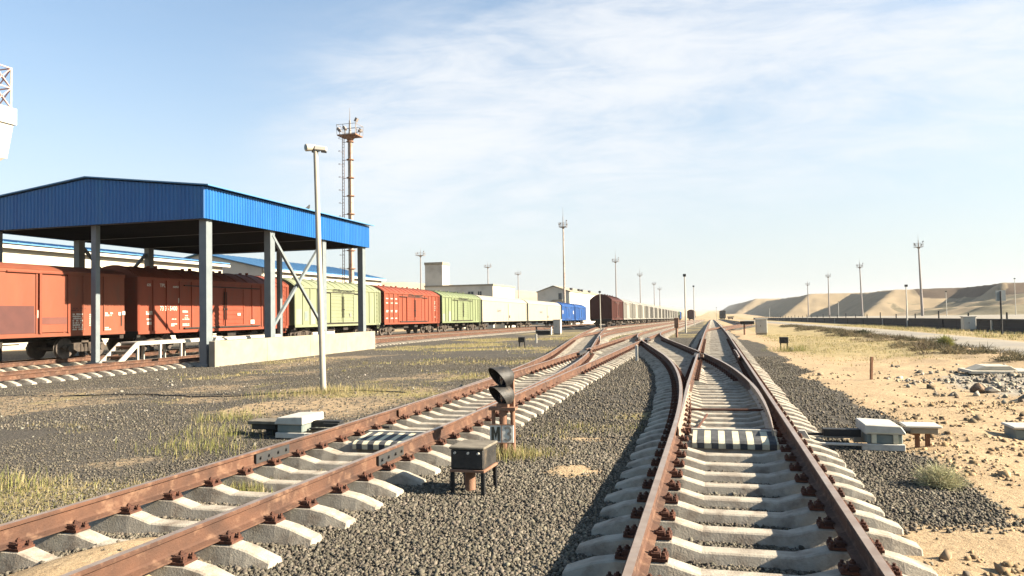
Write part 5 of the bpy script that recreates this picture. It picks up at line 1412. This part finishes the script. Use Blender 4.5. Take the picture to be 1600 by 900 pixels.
# pebbles in the sand and the rubble near the slab
x3_, y3_ = scatter(9000, 1.4, 9, 3.5, 24, lambda x, y: RNG.random(len(x)) < .2*lookup(sand, x, y)*(.15+1.7*sst(NS(x, y, 1.1), .5, .75)))
pts = np.stack([x3_, y3_, lookup(GZ, x3_, y3_)+.004], 1); stones('sand_pebbles', pts, RNG.gamma(2, .012, len(pts))+.012, greys(len(pts), .14, .6, (1, .74, .46)))
xc_, yc_ = scatter(30000, 1.1, 7.5, 4.2, 17, lambda x, y: RNG.random(len(x)) < .38*lookup(sand, x, y)*sst(fbm(x*1.6+5, y*1.6, 19), .42, .68))
pts = np.stack([xc_, yc_, lookup(GZ, xc_, yc_)-.002], 1); stones('sand_clods', pts, .006+RNG.gamma(1.6, .010, len(pts)), np.array([[.52,.36,.20]])*RNG.uniform(.35, 1.15, (len(pts), 1))*RNG.uniform(.97, 1.03, (len(pts), 3)))
x4_, y4_ = scatter(3600, 4.5, 11, 15, 28, lambda x, y: RNG.random(len(x)) < lookup(rub, x, y)*.75)
pts = np.stack([x4_, y4_, lookup(GZ, x4_, y4_)+.01], 1); stones('rubble', pts, RNG.gamma(2, .015, len(pts))+.02, greys(len(pts), .18, .62, (1, .86, .66)))
x5_, y5_ = scatter(2200, -19, -6, 10, 45, lambda x, y: RNG.random(len(x)) < .25+.75*sst(NS(x, y, .5), .5, .7))
pts = np.stack([x5_, y5_, lookup(GZ, x5_, y5_)+.004], 1); stones('yard_pebbles', pts, RNG.gamma(2, .008, len(pts))+.018, greys(len(pts), .12, .42, (1, .9, .75)))

def grass_blades(name, roots, hts, cols, width=.006, spread=.5, parent=None, kind='stuff'):
    n = len(roots); ang = RNG.uniform(0, 2*math.pi, n); lean = RNG.gamma(2, .25, n)*spread
    d = np.stack([np.cos(ang), np.sin(ang), np.zeros(n)], 1); s_ = np.stack([-np.sin(ang+.7), np.cos(ang+.7), np.zeros(n)], 1)
    w = (width*(.6+.8*RNG.random(n)))[:, None]; h = hts[:, None]
    mid = roots+d*h*(lean[:, None]*.35)+np.array([0, 0, 1])*h*.6; tip = roots+d*h*lean[:, None]+np.array([0, 0, 1])*h*np.clip(1-.3*lean[:, None], .35, 1)
    V_ = np.stack([roots-s_*w, roots+s_*w, mid+s_*w*.7, mid-s_*w*.7, tip, tip+s_*.001], 1).reshape(-1, 3)
    b_ = np.arange(n)*6; F = np.concatenate([np.stack([b_, b_+1, b_+2, b_+3], 1), np.stack([b_+3, b_+2, b_+5, b_+4], 1)])
    me = np_mesh(name, V_, F, smooth=False); set_attr(me, 'tint', np.repeat(np.concatenate([cols, np.ones((n, 1))], 1), 6, 0))
    m_ = bpy.data.materials.get('grass_tint')
    if not m_:
        m_ = bpy.data.materials.new('grass_tint'); m_.use_nodes = True; t_ = m_.node_tree; bb = t_.nodes['Principled BSDF']; bb.inputs['Roughness'].default_value = .8; bb.inputs['Specular IOR Level'].default_value = .15
        a_ = t_.nodes.new('ShaderNodeVertexColor'); a_.layer_name = 'tint'; t_.links.new(a_.outputs[0], bb.inputs['Base Color'])
        tr = t_.nodes.new('ShaderNodeBsdfTranslucent'); t_.links.new(a_.outputs[0], tr.inputs[0]); ad = t_.nodes.new('ShaderNodeMixShader'); ad.inputs[0].default_value = .3
        out = t_.nodes['Material Output']; t_.links.new(bb.outputs[0], ad.inputs[1]); t_.links.new(tr.outputs[0], ad.inputs[2]); t_.links.new(ad.outputs[0], out.inputs[0])
    o = link(name, me, m_, parent)
    if kind: o['kind'] = kind
    return o
DRY = np.array([.46,.37,.165]); GRN = np.array([.27,.27,.085]); STR = np.array([.58,.48,.26])
def gcols(n, g=.3): 
    k = RNG.random(n)[:, None]; q = (RNG.random(n) < g)[:, None]
    return np.where(q, GRN*(.7+.7*k), DRY*(1-k)+STR*k)
def tufts(name, n, x0, x1, y0, y1, prob, blades=(8, 26), h=(.06, .22), rad=.10, g=.3, w=.006, spread=.6):
    x, y = scatter(n, x0, x1, y0, y1, prob); R_, H_, C_ = [], [], []
    for a_, b_ in zip(x, y):
        k = RNG.integers(*blades); r = rad*math.sqrt(RNG.random())*1.6; hh = RNG.uniform(*h)
        px = a_+RNG.normal(0, r, k); py = b_+RNG.normal(0, r, k); R_.append(np.stack([px, py, lookup(GZ, px, py)-.005], 1)); H_.append(hh*RNG.uniform(.45, 1.1, k)); C_.append(gcols(k, g*RNG.uniform(.2, 1.8)))
    return grass_blades(name, np.concatenate(R_), np.concatenate(H_), np.concatenate(C_), w, spread)
gp = lambda k=1.0: (lambda x, y: RNG.random(len(x)) < k*lookup(grass, x, y)**1.3)
tufts('dry_grass', 7000, -14, -5.7, 6, 24, gp(.5), (14, 44), (.03, .10), .13, .35, .0032, 1.25)
tufts('dry_grass', 5200, -20, -5.7, 22, 62, gp(.6), (8, 18), (.05, .16), .28, .30, .012)
tufts('yellow_grass', 3000, 2.6, 11, 22, 60, gp(.6), (8, 18), (.04, .13), .26, .16, .010)
tufts('yellow_grass', 1500, -3.3, -1.2, 9, 40, gp(.8), (6, 16), (.04, .12), .14, .45, .007)
tufts('verge_grass', 1600, 15.9, 21.4, 25, 110, gp(.7), (8, 16), (.10, .30), .3, .2, .016)
def clump(x, y, n, r, h, g, w=.005, nm='dry_grass'):
    px = x+RNG.normal(0, r, n); py = y+RNG.normal(0, r, n); return np.stack([px, py, lookup(GZ, px, py)-.005], 1), h*RNG.uniform(.35, 1.1, n), gcols(n, g)
CL = [clump(*a_) for a_ in ((-2.72, 9.8, 420, .17, .22, .35), (-2.45, 9.95, 260, .16, .14, .3), (-5.15, 7.35, 420, .17, .17, .7), (-5.9, 4.4, 260, .14, .13, .6), (-9.7, 17.2, 420, .3, .28, .25), (-9.2, 12.6, 380, .35, .22, .6), (-8.1, 10.9, 420, .45, .20, .6), (-7.5, 9.6, 420, .4, .18, .7), (-8.6, 7.0, 260, .25, .22, .6), (-7.9, 7.0, 200, .25, .18, .5), (-10.5, 16.5, 380, .5, .22, .5), (-8.9, 17.8, 420, .6, .22, .3), (3.45, 36.2, 600, .5, .42, .8), (-4.4, 8.4, 160, .2, .08, .6), (-1.35, 12.5, 200, .25, .07, .6), (-2.2, 12.3, 240, .35, .07, .6), (-2.2, 10.2, 160, .2, .08, .5))]
grass_blades('dry_grass', np.concatenate([c[0] for c in CL]), np.concatenate([c[1] for c in CL]), np.concatenate([c[2] for c in CL]), .0035, 1.1)
def bush(x, y, r, h, label, seed, col, n=1500, w=.006):
    z = gz(x, y); root = np.stack([RNG.normal(0, r*.22, n), RNG.normal(0, r*.22, n), np.zeros(n)], 1)
    d = RNG.normal(size=(n, 3)); d[:, 2] = np.abs(d[:, 2])*.9+.15; d /= np.linalg.norm(d, axis=1)[:, None]
    L_ = RNG.uniform(.3, 1, n)[:, None]; p0 = root+d*L_*np.array([r, r, h])*.75; dd = d+RNG.normal(0, .6, (n, 3)); ln = RNG.uniform(.05, .13, n)[:, None]*max(.6, h*2.2)
    s_ = np.cross(dd, RNG.normal(size=(n, 3))); s_ /= np.linalg.norm(s_, axis=1)[:, None]; wv = (w*(.5+RNG.random(n)))[:, None]
    V_ = np.stack([p0-s_*wv, p0+s_*wv, p0+dd*ln*.6+s_*wv*.7, p0+dd*ln], 1).reshape(-1, 3); b_ = np.arange(n)*4
    me = np_mesh('bush', V_, np.stack([b_, b_+1, b_+2, b_+3], 1), smooth=False)
    c = np.array(col)[None]*RNG.uniform(.6, 1.35, (n, 1))*RNG.uniform(.93, 1.07, (n, 3)); set_attr(me, 'tint', np.repeat(np.concatenate([c, np.ones((n, 1))], 1), 4, 0))
    o = link('bush', me, bpy.data.materials['grass_tint'], None, (x, y, z)); return tag(o, label, 'bush') if label else o
bush(2.36, 9.05, .25, .29, 'pale green feathery bush on the gravel patch beside the right track', 1, (.52,.49,.29), 2600, .003)
bush(10.2, 37.5, .28, .55, 'yellow green bush standing up from the shrubs beside the road', 2, (.34,.34,.12), 1600, .012)
bush(10.3, 57, .55, .42, 'dark round shrub at the road edge', 3, (.07,.075,.04), 900, .03)
# shrub belt along the road: nobody could count it
VV, CC = [], []
for k in range(420):
    y = RNG.uniform(16, 105); x = 9.9+RNG.normal(0, .75)+.3*math.sin(y*.3); n = 110
    if RNG.random() > .35+.65*float(sst(fbm(x*.3, y*.25, 7), .35, .6)): continue
    r = RNG.uniform(.22, .6); h = RNG.uniform(.05, .20); z = gz(x, y)
    d = RNG.normal(size=(n, 3)); d[:, 2] = np.abs(d[:, 2])*.8; d /= np.linalg.norm(d, axis=1)[:, None]
    p0 = np.array([x, y, z])+d*RNG.uniform(.2, 1, (n, 1))*np.array([r, r, h]); dd = d+RNG.normal(0, .8, (n, 3)); s_ = np.cross(dd, RNG.normal(size=(n, 3))); s_ /= np.linalg.norm(s_, axis=1)[:, None]
    V_ = np.stack([p0-s_*.012, p0+s_*.012, p0+dd*.06+s_*.01, p0+dd*.11], 1); VV.append(V_.reshape(-1, 3))
    c = np.array([(.15,.115,.075),(.20,.17,.10),(.11,.10,.06),(.24,.19,.11)][RNG.integers(4)])[None]*RNG.uniform(.6, 1.4, (n, 1)); CC.append(np.repeat(np.concatenate([c*np.ones((n, 3)), np.ones((n, 1))], 1), 4, 0))
V_ = np.concatenate(VV); b_ = np.arange(len(V_)//4)*4; me = np_mesh('dry_shrubs', V_, np.stack([b_, b_+1, b_+2, b_+3], 1), smooth=False); set_attr(me, 'tint', np.concatenate(CC))
tag(link('dry_shrubs', me, bpy.data.materials['grass_tint']), kind='stuff')

# ------------------------------------------------------------------ the pale dusty air that fades the far end of the yard
hz = MB(); hz.box(-2500, 1500, -380, 2950, -9, 45)
o = obj('haze', hz, None, None); vm = bpy.data.materials.new('haze'); vm.use_nodes = True; t_ = vm.node_tree
for n_ in list(t_.nodes):
    if n_.type == 'BSDF_PRINCIPLED': t_.nodes.remove(n_)
pv = t_.nodes.new('ShaderNodeVolumePrincipled'); pv.inputs['Color'].default_value = (.95, .95, .95, 1); pv.inputs['Density'].default_value = .00011; pv.inputs['Anisotropy'].default_value = .3
t_.links.new(pv.outputs[0], t_.nodes['Material Output'].inputs['Volume']); o.data.materials.append(vm); o['kind'] = 'stuff'
